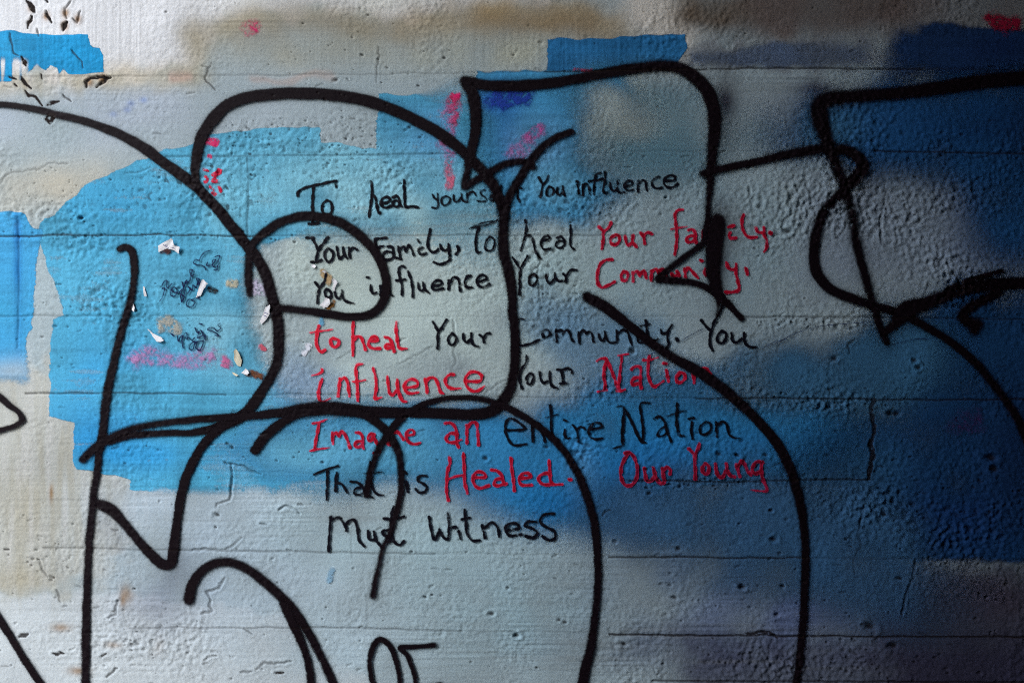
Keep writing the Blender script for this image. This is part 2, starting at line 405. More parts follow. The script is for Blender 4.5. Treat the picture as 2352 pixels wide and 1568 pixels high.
# left: greys, beige, white
blob(250, 260, 420, 90, (166, 178, 190), .8)
blob(150, 440, 260, 70, (180, 180, 170), .75)
blob(80, 420, 120, 60, (182, 178, 164), .5)
area([(-400, 830), (160, 830), (180, 960), (300, 1110), (320, 1200), (230, 1360), (-400, 1365)], (184, 186, 180), .9, 90, 14)
blob(60, 1180, 70, 130, (168, 162, 142), .5)
blob(40, 1330, 120, 40, (168, 160, 136), .5)
area([(-400, 1375), (120, 1366), (330, 1368), (700, 1420), (900, 1600), (900, 2300), (-400, 2300)], (200, 208, 212), .9, 22, 5)
blob(520, 1290, 260, 170, (172, 190, 206), .75)
blob(380, 1160, 170, 70, (176, 192, 204), .7)
area([(-500, -900), (1500, -900), (1250, 10), (900, 28), (620, 34), (500, 52), (462, 120), (440, 158), (250, 175), (-400, 190)], (226, 228, 232), .95, 46, 9)
blob(870, -10, 330, 45, (214, 216, 212), .8)
scumble([(-100, 195), (60, 190), (200, 178), (420, 172)], 8, (190, 178, 152), .6, 26)
scumble([(445, 60), (448, 100), (452, 170)], 4, (166, 156, 128), .6, 32)
scumble([(455, 88), (560, 52), (700, 42), (840, 62)], 8, (164, 154, 130), .75, 36)
scumble([(560, 85), (700, 62), (840, 68), (920, 78)], 6, (134, 124, 106), .35, 26)
scumble([(920, 66), (1060, 46), (1200, 34), (1330, 42), (1420, 74)], 10, (166, 148, 116), .8, 44)
scumble([(1100, 62), (1240, 58), (1350, 62)], 6, (140, 118, 88), .55, 30)
blob(740, 120, 300, 46, (160, 158, 142), .6)
blob(1090, 120, 200, 44, (182, 182, 160), .7)
scumble([(1500, 20), (1530, 50), (1540, 80)], 60, (214, 208, 198), .9, 46)
scumble([(1600, 22), (1700, 30), (1840, 20), (2050, 6)], 14, (104, 90, 76), .85, 50)
scumble([(1800, 10), (2000, 0), (2400, 10)], 60, (112, 98, 94), .8, 70)
area([(1560, 100), (1980, 92), (2060, 150), (1900, 160), (1580, 160)], (136, 140, 146), .8, 40)
# middle: pale grey green
blob(1000, 690, 340, 230, (194, 212, 210), .95, p=3)
blob(760, 610, 110, 90, (190, 206, 200), .85)
blob(1330, 640, 190, 130, (172, 198, 202), .8)
blob(1400, 255, 90, 66, (196, 196, 176), .95)
blob(1520, 290, 130, 100, (154, 172, 174), .8)
blob(1640, 560, 220, 200, (152, 176, 186), .85)
blob(1800, 250, 120, 60, (144, 156, 166), .75)
blob(950, 1230, 330, 90, (168, 194, 202), .9)
blob(1150, 1400, 260, 140, (162, 190, 200), .8)
blob(760, 1480, 200, 100, (176, 196, 206), .8)
# right: blue greys, violets, browns
blob(1750, 900, 180, 80, (150, 172, 180), .6)
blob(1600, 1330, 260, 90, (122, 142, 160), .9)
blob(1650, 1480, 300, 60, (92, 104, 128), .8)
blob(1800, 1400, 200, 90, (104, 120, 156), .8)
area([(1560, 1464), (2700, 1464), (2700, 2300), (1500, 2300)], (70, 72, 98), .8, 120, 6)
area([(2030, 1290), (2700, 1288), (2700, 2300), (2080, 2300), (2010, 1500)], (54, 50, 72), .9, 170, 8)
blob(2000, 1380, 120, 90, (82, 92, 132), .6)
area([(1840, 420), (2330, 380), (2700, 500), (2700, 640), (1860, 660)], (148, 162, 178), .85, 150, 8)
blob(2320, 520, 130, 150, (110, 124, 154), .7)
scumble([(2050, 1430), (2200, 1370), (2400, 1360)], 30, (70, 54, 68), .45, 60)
# overspray and pale drips, pinkish ghosts
blob(410, 1316, 60, 60, (60, 62, 76), .5)
blob(350, 1400, 90, 60, (120, 124, 142), .35)
blob(260, 1215, 30, 60, (110, 112, 126), .3, rot=-40)
blob(1668, 250, 30, 95, (44, 32, 46), .85)
blob(1660, 520, 40, 55, (36, 28, 40), .8)
blob(1655, 590, 24, 90, (50, 40, 52), .5)
blob(1992, 400, 44, 60, (40, 30, 50), .8)
blob(1905, 205, 70, 16, (60, 50, 62), .55)
blob(1875, 205, 26, 30, (60, 50, 64), .5)
scumble([(580, 185), (690, 176), (760, 172)], 3, (190, 150, 132), .3, 8)
scumble([(400, 178), (435, 178)], 3, (200, 156, 144), .4, 8)
for x, y in ((300, 238), (292, 252), (330, 230), (260, 262)):
    blob(x, y, 9, 7, (128, 148, 190), .5)
for x, y, w_, h_ in ((118, 1130, 5, 30), (292, 1360, 14, 22), (283, 1378, 7, 18), (358, 1480, 16, 18), (140, 1440, 22, 10), (175, 1540, 26, 10), (260, 1480, 20, 8)):
    blob(x, y, w_, h_, (140, 106, 66), .45, rag=1.2)
for x, y in ((68, 20), (64, 50), (106, 38), (150, 30), (148, 60), (180, 44), (60, 195), (75, 210), (205, 188), (235, 180), (85, 225), (125, 238), (112, 268)):
    blob(x, y, 9, 11, (150, 112, 70), .5, rag=.9)
# vertical wash streaks on the beige, long brush streaks elsewhere
strk = np.clip(bl(90, 1120, 220, 260) + bl(120, 190, 90, 40), 0, 1)
mix(PIG, (158, 150, 124), np.clip(.18 * strk * np.clip(n_streakv, 0, 2), 0, .5))
mix(PIG, (206, 206, 206), np.clip(.18 * strk * np.clip(-n_streakv, 0, 2), 0, .4))
mix(PIG, (120, 122, 120), np.clip(.13 * grainM * np.clip(n_streakh, 0, 2), 0, .3))
PIG *= (1 + .035 * n_blot + .02 * n_fine)[..., None]


# ------------------------------------------------------------------ materials
def node(t, kind, loc=(0, 0), **kw):
    n = t.nodes.new(kind)
    n.location = loc
    for k, v in kw.items():
        setattr(n, k, v)
    return n


def bump_chain(t, strength, dist):
    tc = node(t, 'ShaderNodeTexCoord')
    n1 = node(t, 'ShaderNodeTexNoise')
    n1.inputs['Scale'].default_value = 210
    n1.inputs['Detail'].default_value = 4
    n1.inputs['Roughness'].default_value = .6
    t.links.new(tc.outputs['Object'], n1.inputs['Vector'])
    b = node(t, 'ShaderNodeBump')
    b.inputs['Strength'].default_value = strength
    b.inputs['Distance'].default_value = dist
    t.links.new(n1.outputs[0], b.inputs['Height'])
    return tc, b


def paint_material(name, rough, spec, strength, dist, mottling, cover, speck=0.0, edge_col=None, lo=.08, hi=.88):
    m = bpy.data.materials.new(name)
    m.use_nodes = True
    t = m.node_tree
    t.nodes.clear()
    out = node(t, 'ShaderNodeOutputMaterial')
    p = node(t, 'ShaderNodeBsdfPrincipled')
    p.inputs['Roughness'].default_value = rough
    p.inputs['Specular IOR Level'].default_value = spec
    tc, b = bump_chain(t, strength, dist)
    t.links.new(b.outputs[0], p.inputs['Normal'])
    at = node(t, 'ShaderNodeAttribute', attribute_name='pigment')
    col = at.outputs['Color']
    nz = node(t, 'ShaderNodeTexNoise')
    nz.inputs['Scale'].default_value = 320
    nz.inputs['Detail'].default_value = 3
    t.links.new(tc.outputs['Object'], nz.inputs['Vector'])
    mr = node(t, 'ShaderNodeMapRange')
    mr.inputs['From Min'].default_value = .3
    mr.inputs['From Max'].default_value = .7
    mr.inputs['To Min'].default_value = 1 - mottling
    mr.inputs['To Max'].default_value = 1 + mottling
    t.links.new(nz.outputs[0], mr.inputs['Value'])
    mx = node(t, 'ShaderNodeVectorMath', operation='SCALE')
    t.links.new(col, mx.inputs[0])
    t.links.new(mr.outputs[0], mx.inputs['Scale'])
    base = mx.outputs[0]
    ca = None
    if cover:
        ca = node(t, 'ShaderNodeAttribute', attribute_name='cover')
    if edge_col is not None:                      # marker ink is paler where it thins out
        rr = node(t, 'ShaderNodeMapRange')
        rr.inputs['From Min'].default_value = .62
        rr.inputs['From Max'].default_value = 1.0
        t.links.new(ca.outputs['Fac'], rr.inputs['Value'])
        me = node(t, 'ShaderNodeMix', data_type='RGBA')
        t.links.new(rr.outputs[0], me.inputs['Factor'])
        me.inputs['A'].default_value = (*lin(edge_col), 1)
        t.links.new(base, me.inputs['B'])
        base = me.outputs['Result']
    t.links.new(base, p.inputs['Base Color'])
    if cover:
        n2 = node(t, 'ShaderNodeTexNoise')
        n2.inputs['Scale'].default_value = 520
        n2.inputs['Detail'].default_value = 2
        t.links.new(tc.outputs['Object'], n2.inputs['Vector'])
        sub = node(t, 'ShaderNodeMath', operation='SUBTRACT')
        t.links.new(n2.outputs[0], sub.inputs[0])
        sub.inputs[1].default_value = .5
        mul = node(t, 'ShaderNodeMath', operation='MULTIPLY_ADD')
        t.links.new(sub.outputs[0], mul.inputs[0])
        mul.inputs[1].default_value = speck
        t.links.new(ca.outputs['Fac'], mul.inputs[2])
        am = node(t, 'ShaderNodeMapRange', interpolation_type='SMOOTHSTEP')
        am.inputs['From Min'].default_value = lo
        am.inputs['From Max'].default_value = hi
        t.links.new(mul.outputs[0], am.inputs['Value'])
        t.links.new(am.outputs[0], p.inputs['Alpha'])
    t.links.new(p.outputs[0], out.inputs[0])
    return m


M_WALL = paint_material("painted concrete", .75, .14, .42, .0016, .05, False)
M_PATCH = paint_material("brushed wall paint", .72, .16, .42, .0016, .05, True, .35)
M_SPRAY = paint_material("black spray paint", .6, .1, .3, .0014, .25, True, .6)
M_MIST = paint_material("sprayed colour mist", .72, .14, .42, .0016, .05, True, .12, lo=.02, hi=1.0)
M_PEN = paint_material("black marker ink", .5, .12, .3, .0014, .15, True, .5)
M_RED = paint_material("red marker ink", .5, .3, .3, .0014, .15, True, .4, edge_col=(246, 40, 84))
M_RED2 = paint_material("red marker ink darkened for dim light", .5, .2, .3, .0014, .15, True, .4, edge_col=(220, 34, 80))  # same ink, its colour darkened to paint in weaker light
M_RED3 = paint_material("red marker ink darkened most for dim light", .5, .2, .3, .0014, .15, True, .4, edge_col=(186, 28, 76))  # same ink darkened further, dimness mixed into the colour
M_SMUDGE = paint_material("thin paint smear", .6, .3, .42, .0016, .08, True, .7, lo=.0, hi=1.0)


def plain_material(name, col, rough=.8, var=.1, scale=6.0, bump=.3):
    m = bpy.data.materials.new(name)
    m.use_nodes = True
    t = m.node_tree
    p = t.nodes['Principled BSDF']
    p.inputs['Roughness'].default_value = rough
    tc = node(t, 'ShaderNodeTexCoord')
    n = node(t, 'ShaderNodeTexNoise')
    n.inputs['Scale'].default_value = scale
    n.inputs['Detail'].default_value = 8
    t.links.new(tc.outputs['Object'], n.inputs['Vector'])
    r = node(t, 'ShaderNodeValToRGB')
    c = np.array(col)
    r.color_ramp.elements[0].position, r.color_ramp.elements[1].position = .3, .7
    r.color_ramp.elements[0].color = (*(c * (1 - var)), 1)
    r.color_ramp.elements[1].color = (*(c * (1 + var)), 1)
    t.links.new(n.outputs[0], r.inputs[0])
    t.links.new(r.outputs[0], p.inputs['Base Color'])
    b = node(t, 'ShaderNodeBump')
    b.inputs['Strength'].default_value = bump
    b.inputs['Distance'].default_value = .004
    t.links.new(n.outputs[0], b.inputs['Height'])
    t.links.new(b.outputs[0], p.inputs['Normal'])
    return m


# ------------------------------------------------------------------ mesh builders
def to_world(x, y, h):
    """wall millimetres + height towards the viewer -> metres"""
    return np.stack([(x - 1176.0) / 1000, -h / 1000, CZ + (784.0 - y) / 1000], -1)


def fast_mesh(name, co, quads):
    me = bpy.data.meshes.new(name)
    me.vertices.add(len(co))
    me.vertices.foreach_set('co', np.ascontiguousarray(co, np.float32).ravel())
    me.loops.add(quads.size)
    me.loops.foreach_set('vertex_index', np.ascontiguousarray(quads, np.int32).ravel())
    me.polygons.add(len(quads))
    me.polygons.foreach_set('loop_start', np.arange(0, quads.size, 4, dtype=np.int32))
    me.polygons.foreach_set('loop_total', np.full(len(quads), 4, np.int32))
    me.update(calc_edges=True)
    me.polygons.foreach_set('use_smooth', np.ones(len(quads), bool))
    return me


def set_attr(me, name, arr):
    if arr.ndim == 2:
        a = me.attributes.new(name, 'FLOAT_COLOR', 'POINT')
        a.data.foreach_set('color', np.ascontiguousarray(np.c_[arr, np.ones(len(arr))], np.float32).ravel())
    else:
        a = me.attributes.new(name, 'FLOAT', 'POINT')
        a.data.foreach_set('value', np.ascontiguousarray(arr, np.float32))


def link(name, data, parent=None, **props):
    o = bpy.data.objects.new(name, data)
    S.collection.objects.link(o)
    if parent:
        o.parent = parent
    for k, v in props.items():
        o[k] = v
    return o


# the wall itself: front sheet with its relief, closed by sides and back
dirt_shade_col = lin((26, 16, 14))  # one dark tone for grime and for the painted lump shadows
pig = PIG + (dirt_shade_col - PIG) * np.clip(DIRT_SHADE, 0, 1)[..., None]
co = to_world(XX, YY, H).reshape(-1, 3)
idx = np.arange(NX * NY).reshape(NY, NX)
q = np.stack([idx[:-1, :-1], idx[1:, :-1], idx[1:, 1:], idx[:-1, 1:]], -1).reshape(-1, 4)
rim = np.concatenate([idx[0, :-1], idx[:-1, -1], idx[-1, :0:-1], idx[:0:-1, 0]])
nb = len(co)
back = co[rim].copy()
back[:, 1] = .3
bi = nb + np.arange(len(rim))
side = np.stack([rim, np.roll(rim, -1), np.roll(bi, -1), bi], -1)
cor = nb + np.array([0, NX - 1, NX + NY - 2, 2 * NX + NY - 3])
allq = np.concatenate([q, side, cor[None, :]])
me = fast_mesh("painted_wall", np.concatenate([co, back]), allq)
sm = np.ones(len(allq), bool)
sm[len(q):] = False
me.polygons.foreach_set('use_smooth', sm)
set_attr(me, 'pigment', np.concatenate([pig.reshape(-1, 3), np.tile(lin((150, 150, 148)), (len(rim), 1))]))
me.materials.append(M_WALL)
wall = link("painted_wall", me, label="board-marked concrete wall painted grey, white and blue and covered in black spray lines and handwriting", category="wall", kind="thing")

LAYER = [0.22]


def sheet(name, parent, sl, cover, col, mat, eps=.06, **props):
    """A coat of paint on the wall: the wall's own cells under it, a fraction of a millimetre proud."""
    LAYER[0] += .035
    sub = idx[sl]
    c = np.clip(cover, 0, 1)
    keep = np.maximum(np.maximum(c[:-1, :-1], c[1:, :-1]), np.maximum(c[:-1, 1:], c[1:, 1:])) > eps
    if not keep.any():
        return None
    n = np.arange(c.size).reshape(c.shape)
    qq = np.stack([n[:-1, :-1][keep], n[1:, :-1][keep], n[1:, 1:][keep], n[:-1, 1:][keep]], -1)
    used = np.unique(qq)
    remap = np.full(c.size, -1)
    remap[used] = np.arange(len(used))
    pts = to_world(XX[sl], YY[sl], H[sl] + LAYER[0]).reshape(-1, 3)[used]
    m = fast_mesh(name, pts, remap[qq])
    set_attr(m, 'cover', c.ravel()[used])
    if isinstance(col, np.ndarray) and col.ndim == 3:
        cc = col.reshape(-1, 3)[used]
    else:
        cc = np.tile(lin(col), (len(used), 1))
    d = np.clip(DIRT_SHADE[sl].ravel()[used], 0, 1)[:, None]
    cc = cc + (dirt_shade_col - cc) * d
    set_attr(m, 'pigment', cc)
    m.materials.append(mat)
    return link(name, m, parent, **props)


# ------------------------------------------------------------------ painted patches
def patch(label, pts, col, soft=4.0, rag=1.6, tints=(), streak=0.0, op=1.0, holes=None, name="paint_patch", mist=False, wear=0.0):
    smax = soft if not callable(soft) else 190
    sl, f = poly_field(pts, smax * .6 + 4 * rag + 4, rag * n_edge + rag * .5 * n_fine, rag * n_edge2)
    s = soft(XX[sl], YY[sl]) if callable(soft) else soft
    if mist:
        f = f + np.minimum(s, 120) * .10 * n_broad[sl]
    c = np.clip(.5 - f / s, 0, 1)
    if mist:
        c = c * c * (3 - 2 * c) * (1 + .06 * n_blot[sl])
    c = c * op
    if streak:
        c *= np.clip(1 - streak * np.clip(np.abs(n_streakh[sl]) - .9, 0, 1), 0, 1)
    if wear:
        c *= 1 - wear * np.clip(.9 * n_blot[sl] + .5 * n_streakh[sl] + .35 * n_fine[sl] - .75, 0, 1)
    if holes is not None:
        c *= holes(sl)
    A = np.empty(XX[sl].shape + (3,))
    A[:] = lin(col)
    for (x, y, rx, ry, cc, o) in tints:
        u = ((XX[sl] - x) / rx) ** 2 + ((YY[sl] - y) / ry) ** 2
        mix(A, cc, np.clip(np.exp(-u) * o * (1 + .3 * n_blot[sl]), 0, 1))
    A *= (1 + .08 * n_blot[sl] + .04 * n_fine[sl] + .05 * n_streakh[sl] + .03 * n_vert[sl])[..., None]
    sheet(name, wall, sl, c, np.clip(A, 0, 1), M_MIST if mist else M_PATCH, eps=.05 if mist else .06, label=label)


def hole_brush(sl):
    x, y = XX[sl], YY[sl]
    k = sstep(118, 150, y) * (1 - sstep(52, 80, x))
    k = np.maximum(k, sstep(150, 168, y + 8 * n_streakv[sl]) * (1 - sstep(140, 165, x)) * sstep(55, 70, x))
    return 1 - k * np.clip(.75 + .55 * n_streakv[sl], 0, 1)


patch("bright blue brushed patch with a ragged lower edge", cQ([(-300, 205), (60, 212), (250, 232), (420, 240), (600, 246), (612, 300), (625, 325), (680, 335), (712, 390),
      (708, 495), (560, 512), (500, 515), (460, 500), (440, 475), (400, 500), (385, 460), (340, 440), (310, 480), (250, 470), (200, 490), (150, 555), (0, 560), (-300, 560)]),
      (22, 148, 206), 3.5, 1.4, holes=hole_brush, tints=[(30, 110, 60, 40, (60, 170, 220), .5)])
big = [(92, 521), (130, 490), (205, 420), (275, 388), (385, 340), (440, 335), (470, 313), (560, 303), (590, 296), (700, 291), (733, 294), (735, 326), (800, 332), (866, 345),
       (870, 216), (960, 220), (1064, 222), (1160, 260), (1180, 420), (1120, 520), (760, 530), (600, 560), (560, 640), (570, 740), (600, 830), (690, 930), (900, 950), (980, 1010),
       (900, 1080), (760, 1110), (620, 1126), (300, 1126), (298, 1100), (252, 1088), (175, 1078), (166, 1064), (168, 968), (113, 953), (113, 830), (119, 731), (148, 719), (126, 650), (108, 596), (92, 560)]


def big_soft(x, y):
    a = 4 + 110 * sstep(640, 760, x) * sstep(380, 460, y) + 150 * sstep(940, 1060, x)
    b = 70 * sstep(480, 570, x) * sstep(540, 600, y) * (1 - sstep(900, 960, y))
    return a + b + 34 * sstep(1095, 1115, y) * sstep(330, 420, x)


patch("large light blue patch, ragged at its left edge and fading to the right", big, (80, 170, 208), big_soft, 2.0,
      tints=[(230, 480, 160, 90, (58, 156, 204), .6), (760, 400, 260, 110, (134, 200, 222), .85), (960, 480, 180, 90, (160, 206, 218), .85), (460, 690, 130, 130, (104, 184, 214), .7),
             (560, 760, 120, 120, (134, 190, 210), .6), (210, 1000, 140, 70, (44, 148, 212), .7), (300, 1050, 160, 40, (40, 150, 214), .6), (690, 1010, 130, 60, (88, 158, 198), .6),
             (980, 300, 110, 70, (86, 156, 202), .8), (900, 260, 60, 40, (78, 150, 196), .8), (250, 830, 120, 80, (60, 160, 214), .6), (330, 620, 90, 60, (96, 176, 210), .5), (520, 460, 60, 90, (136, 204, 224), .55), (700, 380, 140, 50, (124, 196, 222), .6), (820, 420, 120, 40, (150, 206, 222), .6), (170, 640, 40, 90, (90, 176, 212), .5)], streak=.15, wear=.42)
patch("mid blue patch at the far edge with vertical brush ridges", [(-170, 480), (-20, 486), (58, 492), (72, 520), (100, 528), (84, 585), (78, 700), (74, 755), (58, 772), (62, 850), (60, 872), (-170, 860)],
      (66, 160, 212), lambda x, y: 4 + 34 * sstep(820, 870, y), 2.0, tints=[(40, 620, 10, 160, (26, 112, 178), .8), (20, 850, 90, 30, (150, 178, 198), .8), (0, 700, 60, 60, (62, 158, 204), .6)], wear=.3)
patch("square-cornered steel blue patch above the spray line", [(1258, 90), (1300, 88), (1330, 92), (1420, 86), (1480, 82), (1574, 81), (1577, 108), (1556, 150), (1470, 164), (1258, 164)], (40, 116, 172), 4, 1.2,
      tints=[(1440, 160, 120, 30, (70, 126, 160), .6)])
patch("blue sprayed field inside the angular letter", [(1092, 164), (1260, 163), (1420, 166), (1440, 240), (1360, 270), (1340, 350), (1400, 440), (1330, 500), (1180, 500), (1110, 440), (1090, 330)], (70, 150, 196),
      lambda x, y: 8 + 130 * sstep(185, 290, y) + 90 * sstep(1280, 1400, x), 2.0, mist=True,
      tints=[(1140, 240, 60, 40, (34, 96, 186), .85), (1160, 300, 34, 90, (40, 120, 194), .7), (1270, 250, 80, 60, (66, 146, 194), .7), (1230, 330, 70, 50, (124, 164, 204), .7), (1300, 420, 110, 60, (96, 160, 194), .7)])

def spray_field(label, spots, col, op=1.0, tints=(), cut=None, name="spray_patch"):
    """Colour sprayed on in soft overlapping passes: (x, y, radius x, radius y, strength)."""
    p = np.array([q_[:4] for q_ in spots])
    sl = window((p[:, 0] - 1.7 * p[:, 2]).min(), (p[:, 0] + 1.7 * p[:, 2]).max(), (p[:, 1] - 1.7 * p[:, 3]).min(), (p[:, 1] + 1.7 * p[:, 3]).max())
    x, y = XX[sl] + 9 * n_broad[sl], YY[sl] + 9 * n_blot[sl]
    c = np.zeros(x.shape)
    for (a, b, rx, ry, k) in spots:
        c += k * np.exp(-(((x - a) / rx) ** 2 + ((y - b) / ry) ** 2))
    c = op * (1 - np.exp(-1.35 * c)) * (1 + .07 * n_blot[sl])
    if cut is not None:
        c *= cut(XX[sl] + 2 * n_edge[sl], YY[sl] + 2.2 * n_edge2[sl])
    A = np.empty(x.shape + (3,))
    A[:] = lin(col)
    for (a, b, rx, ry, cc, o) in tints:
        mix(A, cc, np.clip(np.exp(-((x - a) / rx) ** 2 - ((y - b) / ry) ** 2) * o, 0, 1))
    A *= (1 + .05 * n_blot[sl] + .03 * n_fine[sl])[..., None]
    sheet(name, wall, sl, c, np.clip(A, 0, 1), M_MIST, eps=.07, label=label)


spray_field("saturated blue spray band under the writing", [(860, 1020, 190, 70, .9), (1060, 1030, 170, 85, 1.1), (1250, 1090, 150, 105, 1.6), (1400, 1060, 150, 115, 1.5), (1500, 960, 150, 80, 1.0), (1660, 1010, 190, 95, 1.5), (1860, 1030, 160, 85, 1.4), (1440, 890, 90, 50, .5), (700, 1045, 150, 62, .9)], (50, 136, 192),
            tints=[(1350, 1110, 40, 60, (130, 174, 196), .5), (1480, 1080, 160, 80, (26, 120, 192), .7), (1700, 1030, 160, 60, (36, 110, 170), .6), (900, 1030, 150, 80, (98, 178, 216), .85), (690, 1040, 150, 80, (112, 188, 220), .9), (1290, 1150, 110, 50, (20, 126, 200), .7), (1900, 1040, 120, 70, (34, 88, 136), .7)],
            cut=lambda x, y: 1 - sstep(1108, 1116, y) * sstep(1560, 1700, x) * .75)
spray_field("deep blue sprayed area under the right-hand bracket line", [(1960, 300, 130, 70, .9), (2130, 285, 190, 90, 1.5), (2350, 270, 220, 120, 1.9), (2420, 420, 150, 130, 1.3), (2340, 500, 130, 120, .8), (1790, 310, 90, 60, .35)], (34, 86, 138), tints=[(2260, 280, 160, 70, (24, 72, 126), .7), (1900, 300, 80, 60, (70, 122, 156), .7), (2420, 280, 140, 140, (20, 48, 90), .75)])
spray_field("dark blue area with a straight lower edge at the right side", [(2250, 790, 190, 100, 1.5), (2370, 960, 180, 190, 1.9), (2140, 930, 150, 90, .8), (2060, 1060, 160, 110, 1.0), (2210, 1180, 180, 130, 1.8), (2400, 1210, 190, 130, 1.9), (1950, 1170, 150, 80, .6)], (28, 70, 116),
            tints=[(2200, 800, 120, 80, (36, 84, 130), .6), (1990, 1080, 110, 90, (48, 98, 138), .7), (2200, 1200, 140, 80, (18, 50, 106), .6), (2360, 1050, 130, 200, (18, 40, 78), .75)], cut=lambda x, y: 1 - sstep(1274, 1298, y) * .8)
spray_field("teal blue spray filling the angular letter around a pale glow", [(1480, 220, 130, 50, .6), (1560, 320, 90, 90, .5), (1470, 390, 150, 60, .7), (1330, 220, 60, 60, .6), (1400, 330, 90, 50, .6), (1720, 300, 70, 60, .4)], (86, 138, 160), .7)
spray_field("pale cream spray glow inside the angular letter", [(1398, 258, 64, 52, 1.4), (1440, 290, 60, 40, .5)], (178, 190, 186), .65)
spray_field("hazy blue spray below the thin arc", [(1760, 860, 120, 70, .5), (1880, 860, 130, 80, .9), (2000, 860, 130, 80, 1.1), (2080, 800, 100, 70, .9), (1560, 900, 120, 50, .5)], (64, 114, 152), .95)
spray_field("slate blue spray beside the long arc", [(1640, 1180, 200, 90, 1.2), (1860, 1200, 180, 110, 1.5), (1460, 1190, 150, 70, .8), (1960, 1310, 150, 90, .9), (2080, 1400, 160, 90, .5), (1700, 1330, 160, 60, .4)], (60, 102, 142), .9)
spray_field("pale blue spray under the word community", [(1330, 770, 110, 70, 1.0), (1420, 820, 110, 80, .9), (1260, 720, 80, 60, .5)], (116, 160, 194), .75)
spray_field("pale violet blue spray around the lone hump line", [(680, 860, 70, 70, 1.0), (720, 900, 90, 40, .6)], (146, 176, 208), .6)
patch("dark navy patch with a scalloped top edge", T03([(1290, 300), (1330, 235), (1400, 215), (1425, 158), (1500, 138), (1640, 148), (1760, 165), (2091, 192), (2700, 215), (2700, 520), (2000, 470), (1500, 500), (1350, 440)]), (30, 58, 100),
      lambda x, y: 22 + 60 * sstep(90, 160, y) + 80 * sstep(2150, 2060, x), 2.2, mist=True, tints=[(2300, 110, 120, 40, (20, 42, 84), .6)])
patch("faint dusty blue patch between the two bracket lines", [(1580, 118), (1680, 116), (1720, 102), (1800, 94), (1860, 100), (1990, 108), (1990, 142), (1900, 156), (1580, 156)], (92, 112, 144), lambda x, y: 26 + 40 * sstep(1850, 1950, x), 2, op=.55, mist=True)

# ------------------------------------------------------------------ small smears of other colours
def smudge(label, pts, w, col, op=.7, soft=14, rag=4, name="paint_smear"):
    ln = spline([(p[0], p[1], w if len(p) < 3 else p[2]) for p in pts], 4) if len(pts) > 1 else np.array([(pts[0][0], pts[0][1], w), (pts[0][0] + .1, pts[0][1], w)])
    sl, f = line_field([ln], soft * 2 + 8, rag * n_edge, rag * n_edge2)
    c = np.exp(-(np.clip(f, 0, None) / soft) ** 2) * op * (1 + .22 * n_roll2[sl] + .3 * n_fine[sl])
    sheet(name, wall, sl, np.clip(c, 0, 1) * (f < soft * 2), col, M_SMUDGE, eps=.12, label=label)


PINK = (214, 34, 104)
smudge("pink spray smear at the top", [(560, 66), (588, 61)], 3, PINK, .5, 11)
smudge("pink paint dab beside the hump line", T00([(1320, 905), (1375, 912)]), 9, PINK, .95, 4, 2)
smudge("small pink dab", T00([(1335, 996), (1350, 998)]), 3, PINK, .9, 3, 1)
for k, pts in enumerate(([(1365, 1105), (1412, 1098)], [(1370, 1145), (1400, 1150)], [(1315, 1125), (1328, 1150), (1310, 1165)], [(1345, 1185), (1360, 1205)], [(1400, 1190), (1405, 1220)],
                         [(1385, 1130), (1395, 1085)], [(1310, 1075), (1330, 1078)], [(1360, 1225), (1375, 1240)])):
    smudge("red paint fleck left in the rough patch", T00(pts), (5, 6, 2, 2, 3, 3, 2, 3)[k], (206, 12, 62), .95, 2.6, 2, name="paint_fleck")
smudge("bright pink spray mark under the angular letter", T01([(1340, 605), (1338, 622)]), 11, (226, 20, 104), .9, 6, 2)
smudge("pink speckled streak under the angular letter", T01([(1335, 650), (1320, 720), (1315, 780)]), 10, (210, 52, 110), .62, 10, 3)
smudge("pale pink vertical streak", T01([(1290, 720), (1280, 860), (1300, 990)]), 14, (196, 120, 176), .4, 14, 5)
smudge("pink vertical streak above the word yourself", T01([(1292, 1040), (1298, 1120), (1296, 1188)]), 9, (220, 110, 140), .55, 6, 3)
smudge("pink smear beside the curved arm line", T01([(1800, 880), (1870, 840)]), 8, (196, 92, 166), .55, 9, 4)
smudge("pale pink haze beside the curved arm line", T01([(1720, 990), (1780, 930)]), 16, (180, 120, 180), .4, 14, 5)
smudge("lilac pink smear on the light blue paint", T10([(870, 990), (960, 970), (1080, 985), (1200, 990), (1320, 965)]), 16, (186, 136, 190), .46, 14, 4)
smudge("pink dabs at the end of the lilac smear", T10([(1430, 1000), (1470, 1008)]), 9, (206, 110, 160), .55, 6, 3)
smudge("small red smear near the hump", T10([(1665, 910), (1685, 920)]), 6, (206, 90, 110), .8, 4, 2)
smudge("dark red spray at the top corner", T03([(1890, 130), (1960, 160), (2030, 165)]), 10, (150, 14, 50), .75, 12, 4)
smudge("dark blue spray speckle inside the angular letter", T02([(20, 630), (100, 640), (200, 610)]), 12, (26, 64, 170), .7, 16, 5)
smudge("pink smear on the joint line", T02([(530, 448), (640, 452)]), 3, (190, 70, 110), .7, 3, 1)
smudge("purple smear on the dark blue paint", T13([(1690, 1400), (1730, 1380)]), 26, (70, 40, 96), .3, 26, 5)
smudge("beige spot where the blue paint is worn off", T10([(1060, 760), (1130, 790)]), 18, (176, 174, 162), .6, 8, 4)
smudge("white paint smear next to the word to", cG([(52, 375), (40, 420), (15, 465)]), 8, (224, 228, 240), .95, 3, 2)
smudge("pale paint smear beside the hump line", T10([(1625, 510), (1660, 545)]), 16, (206, 200, 226), .8, 8, 4)
smudge("cream scrape on the light blue paint", T10([(1450, 505), (1510, 515)]), 8, (186, 182, 160), .8, 5, 3)
